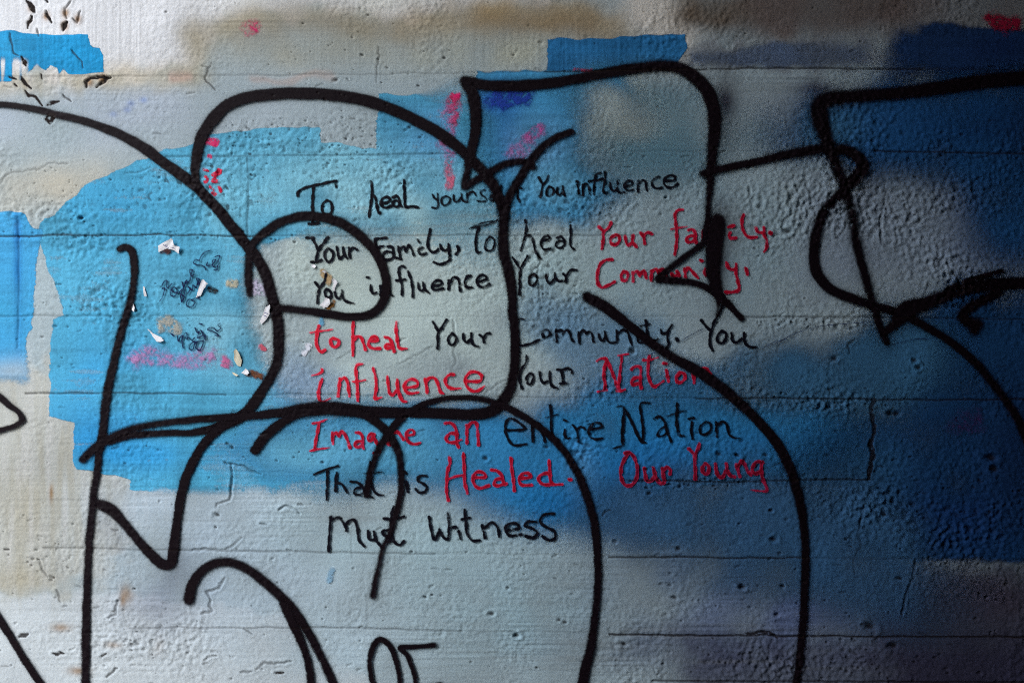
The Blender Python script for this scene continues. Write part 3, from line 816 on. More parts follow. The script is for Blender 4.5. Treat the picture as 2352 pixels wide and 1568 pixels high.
smudge("blue drip above the word to", cG([(215, 75), (205, 130)]), 6, (110, 176, 214), .8, 4, 1)
smudge("pale blue drip under the word must", T21([(545, 850), (535, 910)]), 5, (140, 180, 206), .7, 4, 1)
smudge("rust brown stain by the torn paper", T10([(1590, 1070), (1640, 1090)]), 8, (112, 66, 40), .7, 7, 3)
smudge("rust brown stain under the torn paper at the word you", cC([(280, 900), (340, 870)]), 7, (150, 100, 36), .85, 6, 3)
smudge("tan glue stain at the word you", cC([(215, 530), (290, 585), (300, 620)]), 8, (186, 158, 116), .8, 5, 2)
smudge("dark hole in the paint beside the curled paper", cP([(370, 358), (395, 370)]), 11, (16, 8, 10), 1, 3, 2)
smudge("dark stain under the printed paper scrap", cP([(100, 130), (108, 136)]), 8, (60, 20, 24), .8, 5, 2)


# ------------------------------------------------------------------ handwriting
INK = (14, 13, 24)
REDINK = (214, 6, 38)
LINES = [
    ("first line of writing in black marker, To heal yourself, You influence", [
        ("To", 'k', 6, cA, [[(120, 355), (130, 310), (180, 275), (270, 245), (400, 215), (510, 190), (540, 190)], [(538, 190), (541, 255)], [(295, 255), (285, 400), (285, 560), (288, 650)], [(245, 660), (290, 664), (350, 655)],
                            [(445, 403), (398, 440), (390, 520), (430, 565), (490, 545), (500, 470), (478, 418), (440, 403)]]),
        ("heal", 'k', 6.2, cA, [[(925, 195), (935, 300), (930, 400), (920, 500), (910, 585)], [(935, 340), (970, 370), (990, 440), (1005, 500), (1020, 545), (1035, 541)], [(1045, 440), (1110, 430), (1145, 395), (1110, 368), (1060, 385), (1038, 430), (1055, 472), (1100, 488), (1150, 468)],
                              [(1175, 372), (1215, 352), (1240, 390), (1245, 440), (1270, 474)], [(1245, 420), (1200, 408), (1172, 432), (1182, 468), (1220, 475), (1250, 450)], [(1293, 178), (1298, 300), (1300, 400), (1318, 478), (1380, 470), (1440, 480)]]),
        ("yourself", 'k', 4.2, cA, [[(1610, 342), (1630, 385), (1662, 396)], [(1668, 330), (1665, 400), (1668, 460), (1650, 490), (1602, 485)], [(1760, 355), (1712, 380), (1712, 440), (1742, 460), (1790, 430), (1800, 380), (1760, 355)], [(1840, 345), (1840, 390), (1855, 420), (1890, 410), (1920, 370)], [(1925, 330), (1935, 400), (1970, 420)],
                                  [(1990, 330), (1990, 425)], [(1990, 370), (2020, 322), (2060, 310), (2085, 350)], [(2190, 290), (2150, 298), (2145, 340), (2190, 370), (2200, 405), (2160, 416), (2100, 410)], [(2230, 385), (2290, 370), (2260, 350), (2235, 380), (2250, 405), (2290, 402)],
                                  [(2373, 240), (2363, 300), (2378, 360), (2408, 372)], [(2570, 190), (2552, 240), (2548, 330), (2545, 390)], [(2518, 275), (2558, 265), (2593, 270)], [(2563, 380), (2568, 422)]]),
        ("You", 'k', 5.2, cB, [[(430, 150), (455, 200), (475, 230)], [(540, 125), (510, 200), (475, 240), (460, 310), (445, 370)], [(545, 250), (515, 300), (522, 350), (560, 355), (590, 320), (590, 270), (550, 250)], [(635, 260), (630, 320), (652, 345), (690, 320)], [(695, 245), (695, 310), (715, 355)]]),
        ("influence", 'k', 5.4, cB, [[(850, 195), (866, 200)], [(858, 230), (868, 330)], [(915, 230), (915, 345)], [(915, 260), (950, 217), (980, 250), (1000, 330)], [(1110, 100), (1070, 110), (1050, 180), (1045, 260), (1042, 342)], [(985, 195), (1050, 185), (1138, 165)], [(1165, 92), (1160, 180), (1142, 260), (1148, 315), (1190, 320)],
                                   [(1215, 210), (1222, 270), (1247, 303), (1282, 290)], [(1300, 197), (1290, 260), (1297, 300), (1330, 323), (1370, 310)], [(1385, 240), (1460, 220), (1460, 190), (1420, 182), (1377, 220), (1382, 270), (1420, 293), (1470, 280)], [(1530, 182), (1525, 240), (1525, 308)], [(1530, 212), (1580, 177), (1610, 197), (1615, 250), (1625, 293)],
                                   [(1760, 140), (1720, 150), (1682, 195), (1692, 245), (1740, 268), (1790, 260)], [(1820, 185), (1930, 175), (1930, 140), (1880, 125), (1822, 160), (1812, 215), (1852, 255), (1910, 258), (1963, 220)]])]),
    ("second line of writing, black then red, Your family, To heal Your family", [
        ("Your", 'k', 6.4, cC, [[(42, 140), (90, 130), (125, 135)], [(100, 140), (140, 210), (170, 280)], [(275, 130), (230, 200), (170, 280), (150, 350), (140, 400)], [(95, 410), (140, 410), (203, 385)], [(280, 250), (245, 290), (240, 360), (285, 408), (325, 370), (330, 300), (285, 250)], [(375, 242), (385, 310), (405, 365), (450, 330)], [(445, 242), (455, 310), (490, 365)],
                              [(510, 247), (515, 300), (520, 360)], [(515, 280), (560, 247), (600, 270)]]),
        ("Family", 'k', 6.2, cC, [[(920, 140), (860, 145), (800, 155), (805, 230), (820, 290), (825, 340)], [(810, 260), (850, 235), (888, 230)], [(930, 237), (980, 240), (995, 300), (1000, 350), (1058, 365)], [(985, 300), (920, 290), (882, 320), (892, 375), (950, 380), (1000, 350)], [(1050, 237), (1060, 300), (1075, 373)], [(1060, 270), (1110, 237), (1135, 290)], [(1135, 290), (1170, 222), (1200, 270), (1220, 328)],
                                [(1265, 157), (1290, 193)], [(1320, 245), (1277, 270), (1282, 310), (1320, 323), (1353, 310)], [(1405, 42), (1400, 90), (1380, 150), (1375, 220), (1390, 270), (1420, 298), (1470, 290), (1495, 260)], [(1515, 212), (1530, 260), (1570, 283), (1600, 260)], [(1605, 207), (1610, 280), (1615, 330), (1625, 380), (1570, 415), (1510, 433), (1442, 410)], [(1705, 237), (1715, 280), (1687, 323)]]),
        ("To", 'k', 3.0, cC, [[(1832, 47), (1900, 12), (1969, -18), (2099, -46)], [(1860, 38), (1940, 18), (2019, 2), (2090, -30), (2150, -58)], [(1940, 22, 6.4), (1915, 100, 6), (1905, 200, 6), (1910, 270, 6), (1930, 303, 5.4), (1965, 295, 4)], [(2060, 125, 4), (2020, 180, 4), (2005, 240, 4), (2030, 280, 4.4), (2085, 270, 4.4), (2110, 200, 4), (2100, 150, 4), (2060, 125, 4)]]),
        ("heal", 'k', 5.2, cD, [[(190, -12), (200, 60), (190, 130), (180, 200), (165, 260), (140, 323)], [(190, 160), (240, 157), (270, 200), (285, 270), (300, 340), (350, 410)], [(375, 215), (465, 187), (440, 157), (390, 180), (362, 240), (377, 300), (410, 313), (470, 300)], [(540, 180), (590, 167), (620, 210), (625, 270)], [(615, 220), (560, 217), (527, 260), (542, 288), (590, 290), (625, 260)], [(690, 42), (695, 130), (690, 220), (700, 280), (735, 308)]]),
        ("Your", 'r', 6.8, cD, [[(1000, 62), (1030, 90), (1055, 120)], [(1135, 17), (1105, 75), (1055, 120), (1050, 200), (1035, 308)], [(1190, 147), (1137, 190), (1137, 248), (1175, 263), (1225, 230), (1225, 162), (1185, 147)], [(1295, 162), (1300, 220), (1325, 268), (1370, 240)], [(1380, 157), (1375, 230), (1418, 288)], [(1460, 130), (1490, 170), (1505, 253)], [(1490, 165), (1540, 127), (1583, 145)]]),
        ("family", 'r', 6.8, cE, [[(1030, 52, 4), (970, 60), (937, 100), (945, 200), (955, 300), (955, 400), (937, 543)], [(895, 270, 4), (960, 255, 4), (1068, 241, 3)], [(1085, 280), (1130, 272), (1163, 310), (1170, 400), (1173, 418)], [(1165, 350), (1110, 342), (1062, 375), (1082, 408), (1130, 405), (1165, 370)], [(1250, 285), (1250, 420)], [(1250, 300), (1310, 280), (1330, 400)], [(1330, 300), (1400, 280), (1420, 400)],
                                [(1532, 250), (1588, 236), (1575, 246)], [(1550, 310), (1534, 342), (1547, 373), (1613, 370)], [(1695, 112), (1677, 170), (1690, 280), (1730, 348), (1780, 368), (1838, 360)], [(1830, 262), (1850, 305), (1900, 310)], [(1915, 252), (1920, 330), (1950, 400), (1950, 470), (1927, 518)], [(1985, 308, 8), (1998, 318, 8)]])]),
    ("third line of writing, black then red, You influence Your Community", [
        ("You", 'k', 6, cC, [[(132, 632), (165, 680), (180, 700)], [(255, 547), (240, 610), (180, 700), (160, 760), (155, 858)], [(260, 702), (240, 730), (247, 780), (280, 803), (310, 775), (295, 722), (260, 702)], [(350, 742), (360, 790), (395, 808), (420, 780), (430, 722)], [(425, 760), (450, 820), (500, 845), (568, 860, 3)]]),
        ("influence", 'k', 6, cC, [[(707, 578), (735, 580)], [(745, 662), (747, 720), (770, 753), (808, 740)], [(850, 670), (855, 770)], [(855, 700), (920, 622), (945, 690), (965, 770), (985, 778)], [(1125, 460), (1095, 447), (1062, 480), (1065, 560), (1085, 650), (1090, 770)], [(1032, 610), (1080, 605), (1123, 595)], [(1165, 502), (1190, 600), (1205, 700), (1210, 788)],
                                 [(1270, 637), (1277, 700), (1310, 723), (1340, 690)], [(1325, 632), (1340, 700), (1388, 740)], [(1430, 675), (1530, 650), (1520, 617), (1470, 612), (1427, 660), (1437, 705), (1490, 713), (1543, 700)], [(1610, 612), (1605, 708)], [(1610, 640), (1670, 572), (1710, 592), (1725, 660), (1740, 718)], [(1860, 557), (1820, 562), (1787, 620), (1802, 678), (1868, 685)],
                                 [(1920, 625), (2020, 600), (2015, 562), (1970, 552), (1922, 600), (1937, 665), (1990, 683), (2063, 650)]]),
        ("Your", 'k', 6, cD, [[(50, 400), (90, 460), (130, 520)], [(215, 387), (165, 480), (135, 530), (130, 620), (130, 720), (125, 808)], [(280, 587), (242, 610), (232, 680), (265, 708), (310, 680), (320, 622), (285, 587)], [(420, 597), (432, 660), (460, 688), (510, 640)], [(520, 572), (520, 620), (560, 663), (600, 660)], [(610, 582), (640, 620), (635, 668)], [(640, 610), (690, 542), (763, 540)]]),
        ("Community", 'r', 7, cF, [[(515, 107), (450, 112), (382, 160), (352, 250), (347, 330), (372, 390), (400, 413), (460, 390), (538, 350)], [(640, 242), (612, 280), (622, 330), (660, 338), (688, 300), (678, 252), (640, 242)], [(740, 247), (745, 348)], [(745, 270), (790, 237), (820, 290)], [(820, 280), (870, 227), (890, 308)], [(950, 227), (945, 338)], [(950, 240), (1000, 207), (1030, 250), (1035, 328)], [(1030, 230), (1080, 212), (1110, 300)],
                                 [(1170, 260), (1200, 290), (1240, 270)], [(1230, 232), (1260, 290)], [(1320, 212), (1325, 300)], [(1320, 250), (1355, 197), (1410, 250), (1460, 308)], [(1497, 117), (1508, 125)], [(1545, 212), (1532, 245), (1550, 278), (1600, 270)], [(1640, 130), (1660, 290)], [(1780, 142), (1800, 200), (1840, 218), (1880, 210)], [(1880, 157), (1880, 250), (1905, 340), (1918, 440), (1860, 463), (1770, 465)], [(1990, 202), (2005, 240), (2010, 273)]])]),
    ("fourth line of writing, red then black, to heal Your Community, You", [
        ("to", 'r', 7, cG, [[(175, 157), (160, 200), (147, 290), (152, 370), (187, 438), (210, 448), (243, 425)], [(82, 235, 4.5), (170, 215, 4.5), (328, 200, 2.6)], [(330, 297), (302, 310), (312, 370), (345, 393), (390, 365), (395, 322), (330, 297)]]),
        ("heal", 'r', 7, cG, [[(555, 117), (550, 220), (548, 380), (550, 483)], [(560, 310), (600, 277), (640, 282), (670, 350), (695, 418)], [(740, 325), (830, 315), (800, 277), (755, 292), (727, 340), (742, 390), (790, 408), (850, 405)], [(905, 282), (950, 290), (985, 350), (1005, 438)], [(985, 370), (930, 357), (907, 385), (930, 403), (980, 395)], [(1035, 117), (1030, 200), (1040, 300), (1060, 400), (1080, 412), (1148, 410, 4)]]),
        ("Your", 'k', 6, cG, [[(1435, 117), (1470, 180), (1495, 225)], [(1585, 87), (1530, 180), (1490, 240), (1485, 330), (1485, 413)], [(1645, 242), (1602, 290), (1607, 350), (1640, 373), (1685, 340), (1690, 282), (1645, 242)], [(1770, 247), (1777, 310), (1810, 343), (1850, 310)], [(1860, 242), (1860, 310), (1880, 370), (1933, 390)], [(1950, 257), (1985, 290), (1995, 343)], [(1995, 290), (2020, 247), (2063, 240)]]),
        ("Community", 'k', 5.6, cH, [[(170, 130, 4), (130, 125, 4), (80, 200), (75, 330), (135, 415), (230, 400), (343, 358)], [(420, 242), (382, 280), (387, 330), (425, 338), (460, 300), (445, 252), (415, 242)], [(530, 242), (535, 378)], [(535, 270), (590, 247), (605, 290)], [(605, 285), (650, 247), (685, 290), (700, 350), (720, 373)], [(775, 272), (785, 398)], [(780, 300), (830, 252), (860, 290)], [(860, 285), (910, 272), (935, 330), (945, 383)],
                                   [(1000, 292), (1015, 350), (1045, 368), (1075, 320)], [(1070, 267), (1085, 340), (1120, 383), (1198, 385)], [(1200, 262), (1205, 368)], [(1205, 300), (1270, 252), (1320, 282), (1345, 350), (1365, 408)], [(1380, 200), (1400, 200)], [(1425, 332), (1440, 380), (1480, 388)], [(1515, 142), (1530, 230), (1550, 320), (1590, 368), (1663, 350, 3.5)], [(1455, 200, 4), (1520, 190, 4), (1568, 185, 4)], [(1690, 247), (1700, 290), (1740, 288), (1775, 250)],
                                   [(1810, 192), (1775, 260), (1760, 340), (1775, 410), (1742, 448)], [(1858, 345, 7), (1868, 365, 7)]]),
        ("You", 'k', 6.6, cI, [[(1405, 52), (1460, 120), (1515, 170)], [(1660, -230, 5), (1650, -120, 6), (1590, 0), (1545, 80), (1515, 170), (1500, 260), (1507, 340), (1530, 383)], [(1635, 167), (1587, 220), (1592, 288), (1635, 303), (1680, 250), (1680, 192), (1635, 167)], [(1745, 192), (1747, 260), (1785, 298), (1850, 260)], [(1875, 197), (1877, 270), (1905, 330), (1960, 353), (2018, 350, 3)]])]),
    ("fifth line of writing, red, black and red, influence Your Nation", [
        ("influence", 'r', 7, cJ, [[(210, 142), (215, 160), (170, 195, 4), (102, 210, 3.4)], [(215, 252), (187, 320), (172, 420), (187, 488), (215, 503, 5), (308, 460, 3)], [(410, 242), (400, 340), (385, 433)], [(420, 260), (460, 232), (490, 270), (505, 360), (515, 438)], [(660, 78, 4), (600, 87), (582, 130), (595, 250), (605, 380), (605, 488)], [(550, 275, 4.4), (610, 270, 4.4), (688, 256, 3.4)], [(770, 132), (795, 222), (805, 330), (800, 463), (868, 450, 3.6)],
                                 [(930, 222), (940, 320), (957, 408), (985, 428), (1030, 380)], [(1040, 252), (1045, 340), (1070, 430), (1100, 488), (1143, 495, 4)], [(1120, 345), (1260, 320), (1260, 277), (1200, 247), (1132, 280), (1117, 350), (1152, 400), (1200, 408), (1273, 395, 3.6)], [(1345, 247), (1360, 320), (1365, 393)], [(1360, 270), (1400, 232), (1450, 237), (1490, 310), (1520, 390), (1553, 408, 4)], [(1665, 200), (1630, 197), (1582, 230), (1572, 290), (1610, 343), (1660, 358), (1743, 350, 3)],
                                 [(1810, 270), (1960, 265), (1970, 212), (1920, 172), (1850, 172), (1797, 230), (1802, 320), (1870, 378), (1930, 370), (2003, 322, 3)]]),
        ("Your", 'k', 6, cH, [[(205, 527), (195, 610), (135, 700), (125, 800), (155, 893)], [(240, 727), (207, 770), (217, 840), (245, 843), (280, 790), (270, 732), (240, 727)], [(350, 712), (365, 790), (400, 828), (440, 810)], [(465, 707), (465, 800), (490, 868), (538, 885)], [(590, 692), (600, 760), (605, 833)], [(545, 690), (600, 690), (660, 672), (705, 700), (700, 723)], [(570, 840), (638, 830)]]),
        ("Nation", 'r', 7, cI, [[(255, 500, 4), (290, 475, 4), (360, 475), (340, 580), (335, 660), (350, 760), (345, 818)], [(262, 840, 4), (368, 822, 4.5)], [(360, 480), (420, 610), (470, 750), (490, 818)], [(525, 437, 5), (520, 530, 5), (510, 650), (500, 760), (490, 818)], [(487, 440, 4), (540, 430, 4), (608, 420, 4)], [(480, 825), (530, 828), (573, 815, 4)], [(640, 592), (680, 562), (735, 570), (740, 660), (735, 750), (745, 798)],
                              [(730, 680), (670, 692), (642, 740), (652, 768), (710, 750)], [(835, 442), (825, 540), (830, 680), (860, 758), (890, 783), (940, 760, 5), (993, 720, 4)], [(772, 490), (840, 490, 4.5), (943, 456, 3)], [(995, 525, 7.4), (1028, 530, 7.4)], [(1025, 602), (1035, 670), (1045, 728)], [(1170, 627), (1132, 680), (1142, 728), (1190, 733), (1233, 680), (1213, 632), (1170, 622)],
                              [(1310, 612), (1322, 680), (1325, 743)], [(1320, 640), (1400, 587), (1462, 590), (1510, 645)], [(1480, 640), (1530, 745), (1585, 790)]])]),
    ("sixth line of writing, red then black, Imagine an entire Nation", [
        ("Imagine", 'r', 6.8, cK, [[(107, 330, 4.6), (180, 315, 4.6), (263, 285, 3)], [(175, 325), (160, 430), (140, 530), (130, 608)], [(77, 630, 4.6), (150, 615, 4.6), (288, 600, 3)], [(320, 432), (325, 558)], [(325, 470), (360, 432), (395, 470)], [(395, 465), (430, 417), (470, 470), (515, 593)], [(577, 430), (620, 432), (655, 480), (660, 560), (670, 608)], [(650, 520), (590, 530), (572, 575), (610, 588), (655, 560)],
                                  [(790, 450), (750, 442), (717, 480), (727, 518), (765, 500), (775, 450)], [(770, 450), (800, 520), (830, 580), (840, 640), (780, 658)], [(900, 522), (945, 560)], [(855, 368), (866, 374)], [(960, 420), (960, 560)], [(1000, 430), (1040, 420), (1070, 450), (1105, 503)], [(1140, 460, 5.4), (1220, 440, 5.4), (1215, 402, 5.4), (1170, 397, 5.4), (1137, 440), (1142, 500), (1190, 548), (1240, 558), (1298, 545, 4)]]),
        ("an", 'r', 6.8, cK, [[(1570, 330), (1620, 322), (1670, 360), (1695, 440), (1695, 540), (1718, 593)], [(1690, 440), (1620, 442), (1577, 490), (1592, 528), (1660, 538), (1748, 505, 4)], [(1805, 352), (1805, 450), (1808, 543)], [(1810, 380), (1860, 322), (1910, 322), (1925, 430), (1935, 563)]]),
        ("entire", 'k', 5.8, cL, [[(150, 375), (310, 360), (290, 332), (180, 267), (142, 290), (127, 370), (152, 460), (200, 513), (323, 500)], [(375, 312, 7), (385, 478, 7)], [(380, 330), (430, 312), (470, 400), (495, 483)], [(545, 147, 6.6), (550, 250, 6.6), (550, 370), (570, 440), (623, 460, 3.4)], [(500, 265, 3.4), (560, 250, 4), (613, 233, 3.4)], [(672, 281), (698, 290)], [(680, 367), (677, 420), (700, 453), (728, 445)], [(752, 327), (790, 370), (800, 483)], [(795, 370), (830, 342), (863, 360)],
                                [(900, 365), (1020, 345), (1000, 312), (950, 312), (902, 360), (907, 430), (950, 458), (1028, 450)]]),
        ("Nation", 'k', 6, cL, [[(1162, 160, 3.6), (1210, 155, 4), (1227, 190, 7), (1215, 300, 7.4), (1210, 480, 7), (1215, 510), (1122, 548, 3.4)], [(1230, 182, 7.4), (1290, 290, 7.4), (1340, 400, 7.4), (1390, 483), (1428, 490, 4)], [(1468, 122, 4), (1382, 130, 5), (1385, 250), (1400, 350), (1400, 440), (1390, 483)], [(1502, 270, 5), (1550, 247), (1600, 300), (1625, 400), (1658, 478)], [(1610, 340, 4.4), (1560, 370, 4.4), (1532, 430, 4.4), (1580, 430, 4.4), (1620, 402, 4.4)],
                              [(1715, 137, 7), (1710, 250, 7), (1715, 360, 7), (1740, 428), (1783, 430, 4.4)], [(1617, 250, 3.4), (1720, 215, 3.8), (1798, 195, 2.6)], [(1822, 270, 6.4), (1868, 260, 6.4)], [(1855, 302), (1847, 380), (1860, 458)], [(1980, 297), (1932, 340), (1932, 408), (1975, 418), (2028, 370), (2018, 312), (1975, 297)], [(2075, 302), (2080, 438)], [(2080, 340), (2140, 297), (2178, 330), (2190, 400), (2230, 443, 4.6), (2298, 450, 3)]])]),
    ("seventh line of writing, black then red, That is Healed, Our Young", [
        ("That", 'k', 5.6, cM, [[(92, 335), (190, 295), (293, 262)], [(205, 312, 6.6), (205, 430, 6.6), (200, 553)], [(285, 322, 6.6), (275, 400, 6.6), (275, 478, 6.6)], [(285, 410), (320, 412), (350, 450), (373, 490)], [(402, 395), (460, 402), (500, 440), (530, 510), (588, 537, 4)], [(490, 440), (440, 460), (437, 500), (480, 508), (520, 480)], [(570, 232), (570, 400), (590, 470), (630, 508), (678, 510, 4)], [(512, 330, 3.4), (600, 325, 3.4), (668, 312, 2.6)]]),
        ("is", 'k', 6, cM, [[(855, 312, 7.4), (868, 325, 7.4)], [(870, 392, 7), (885, 483, 7)], [(1040, 347), (982, 352), (967, 390), (1010, 410), (1045, 440), (1030, 478), (980, 488), (952, 460)]]),
        ("Healed", 'r', 7, cM, [[(1235, 192), (1240, 240), (1217, 310), (1215, 400), (1215, 500), (1225, 553)], [(1355, 157), (1360, 280), (1365, 400), (1385, 498)], [(1230, 375, 5), (1290, 350, 5), (1358, 340, 5)], [(1440, 365), (1540, 355), (1520, 322), (1470, 317), (1437, 350), (1442, 420), (1480, 453), (1568, 430)], [(1592, 300), (1640, 307), (1680, 350), (1700, 420), (1718, 415)], [(1680, 370), (1630, 382), (1612, 420), (1650, 433), (1695, 415)],
                              [(1755, 197), (1760, 300), (1775, 400), (1785, 473)], [(1830, 370), (1920, 355), (1900, 327), (1850, 332), (1822, 380), (1842, 423), (1928, 425)], [(2075, 217), (2080, 300), (2100, 415), (2188, 422, 4.6)], [(2075, 320), (2020, 332), (1987, 360), (2002, 403), (2050, 423), (2100, 418)], [(2245, 380, 7.4), (2258, 380, 7.4)]]),
        ("Our", 'r', 7.6, cN, [[(610, 197), (557, 270), (522, 370), (527, 470), (560, 548), (610, 563), (670, 530), (703, 440), (698, 330), (658, 230), (610, 192), (567, 202)], [(780, 372), (787, 450), (812, 518), (850, 508), (890, 460)], [(875, 362), (895, 450), (930, 518), (958, 543)], [(975, 372), (985, 450), (1005, 528), (967, 543)], [(985, 400), (1030, 362), (1063, 390), (1060, 438)]]),
        ("Young", 'r', 7.6, cN, [[(1267, 157), (1300, 190), (1335, 230)], [(1385, 102), (1360, 180), (1335, 230), (1335, 350), (1335, 488)], [(1450, 322), (1417, 360), (1422, 418), (1460, 438), (1488, 390), (1483, 342), (1450, 322)], [(1560, 322), (1570, 400), (1600, 468), (1640, 468), (1670, 400)], [(1680, 322), (1690, 390), (1730, 450), (1778, 463)], [(1790, 327), (1815, 400), (1835, 458)], [(1810, 350), (1850, 287), (1890, 330), (1930, 410), (1958, 443)],
                                [(2080, 302), (2030, 292), (1987, 330), (1972, 400), (2010, 428), (2060, 400)], [(2075, 302), (2070, 400), (2090, 500), (2128, 618), (2070, 625, 5), (1957, 610, 3)]])]),
    ("last line of writing in black marker, Must Witness", [
        ("Must", 'k', 6.6, cO, [[(58, 90), (55, 160), (50, 273)], [(58, 110), (100, 92), (125, 120), (145, 163)], [(140, 163), (150, 112), (180, 102), (200, 150), (210, 210), (240, 243)], [(258, 162), (265, 205), (290, 208)], [(288, 165), (302, 215), (328, 246)], [(365, 157), (337, 160), (337, 180), (370, 195), (376, 215), (347, 225)], [(395, 32), (380, 90), (380, 170), (400, 223), (430, 236), (448, 217)], [(342, 95), (390, 97), (448, 86)]]),
        ("Witness", 'k', 6.6, cO, [[(580, 87), (585, 130), (610, 213), (635, 160)], [(632, 155), (650, 190), (680, 208), (685, 150), (678, 67)], [(706, 145, 8), (717, 142, 8)], [(735, 165), (746, 208)], [(768, 47), (770, 110), (780, 180), (810, 213), (848, 213)], [(752, 100), (793, 92)], [(858, 132), (875, 203)], [(870, 150), (910, 117), (940, 140), (950, 193)], [(985, 160), (1058, 145), (1040, 122), (1000, 127), (982, 150), (1000, 183), (1068, 180)],
                                 [(1145, 112), (1100, 112), (1087, 135), (1130, 150), (1153, 175), (1130, 200, 9), (1092, 190, 7)], [(1238, 71), (1190, 77), (1167, 110), (1200, 140), (1243, 165), (1243, 200), (1210, 207, 8), (1182, 190, 7)]])]),
]


def ink_sheet(name, parent, lines, col, mat, skip, **props):
    sl, f = line_field(lines, 5, .45 * n_wig + .35 * n_fine, .45 * n_wig2)
    c = np.clip(.5 - f / min(3.0, lines[0][:, 2].max() * .55 + .8), 0, 1)
    hp = HP[sl]
    c *= 1 - skip * sstep(-.35, -1.1, hp) * (DIRT_SHADE[sl] < .5)
    c *= np.clip(1 - .22 * np.clip(n_edge[sl] - .8, 0, 1), 0, 1)
    return sheet(name, parent, sl, c, col, mat, **props)


for lab, words in LINES:
    holder = link("handwriting_line", None, wall, label=lab)
    holder.empty_display_size = .05
    for text, colr, w, T, strokes in words:
        ls = [spline([(p[0], p[1], (p[2] if len(p) > 2 else w)) for p in T(s)], 2.5) for s in strokes]
        for l_ in ls:
            l_[:, 2] *= 1.0 + .17 * np.sin(np.arange(len(l_)) * .7 + len(l_))
        lab_i = [q_[0] for q_ in LINES].index(lab)
        hue, mt = (INK, M_PEN) if colr == 'k' else (REDINK, M_RED) if lab_i in (3, 4) and text != 'Nation' else ((134, 6, 36), M_RED3) if text in ('Our', 'Young') else ((172, 6, 36), M_RED2)  # darker ink colours carry the light falloff across the words
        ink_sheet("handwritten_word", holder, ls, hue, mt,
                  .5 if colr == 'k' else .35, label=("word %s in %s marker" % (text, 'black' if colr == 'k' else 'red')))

# the small scribbled signatures on the light blue paint, and thin pen lines
NAVY = (8, 18, 66)
SCR = [("scrawled dark blue signature slanting upwards", cP, 2.6, [
        [(75, 425), (95, 390), (105, 345), (90, 350), (100, 310), (118, 300), (120, 345), (140, 330), (150, 320)], [(145, 345), (140, 390), (165, 395), (180, 360), (160, 340), (150, 365), (185, 375)],
        [(205, 430), (200, 390), (215, 350), (195, 375), (222, 400), (210, 425), (225, 370), (210, 310), (220, 345)], [(220, 345), (240, 300), (225, 320), (250, 310), (262, 285), (255, 240), (270, 240), (262, 280), (285, 265)],
        [(240, 380), (260, 350), (245, 340), (270, 360), (275, 330), (290, 345), (300, 310), (292, 290), (310, 295), (300, 330), (322, 305)], [(275, 415), (245, 415), (235, 450), (262, 462), (285, 430), (268, 420), (290, 405), (310, 410), (300, 395)]]),
       ("dark blue scribbled initials", cP, 2.5, [
        [(375, 125), (345, 135), (320, 160), (310, 185), (290, 180), (275, 200), (300, 212), (330, 215), (350, 240)], [(360, 195), (352, 215), (385, 210), (405, 180), (385, 190), (395, 225), (418, 215)], [(400, 165), (430, 158), (420, 185), (412, 240), (395, 240)]]),
       ("second dark blue scribbled signature", cP, 2.8, [
        [(178, 630), (185, 660), (195, 640), (210, 625), (205, 660), (215, 700), (208, 650), (230, 610), (238, 650), (225, 640), (250, 640), (265, 655), (280, 640)], [(285, 580), (300, 610), (310, 600), (300, 640), (330, 620), (320, 595), (340, 650), (310, 660), (270, 665)],
        [(280, 660), (255, 680), (250, 705), (270, 710), (285, 670), (300, 660), (290, 700), (315, 712), (330, 680), (345, 620), (350, 655)], [(140, 615), (158, 628)], [(310, 555), (330, 560)]]),
       ("small dark blue curled scribble", cP, 2.5, [[(435, 555), (420, 565), (435, 585), (410, 600), (395, 582), (370, 580), (358, 590), (385, 600), (410, 615), (425, 628), (400, 625)]]),
       ("small dark scribble on the roller texture", cC, 0.1, [])]
for lab, T, w, strokes in SCR:
    if strokes:
        ls = [spline([(p[0], p[1], w) for p in T(s)], 1.5) for s in strokes]
        ink_sheet("scribble", wall, ls, NAVY, M_PEN, .5, eps=.1, label=lab)
for T, pts in ((T13, [(500, 890), (530, 870), (650, 810), (800, 772), (1000, 756), (1110, 746)]), (T13, [(1245, 890), (1400, 852), (1480, 858)]),
               (cI, [(550, 568), (700, 470), (900, 405)]), (cI, [(1190, 280), (1300, 215), (1430, 145)]), (cI, [(2100, 350), (2200, 300), (2352, 250)])):
    ink_sheet("pen_line", wall, [spline([(p[0], p[1], 1.7) for p in T(pts)], 4)], (30, 44, 80), M_PEN, .6, eps=.1, label="thin dark pen line")

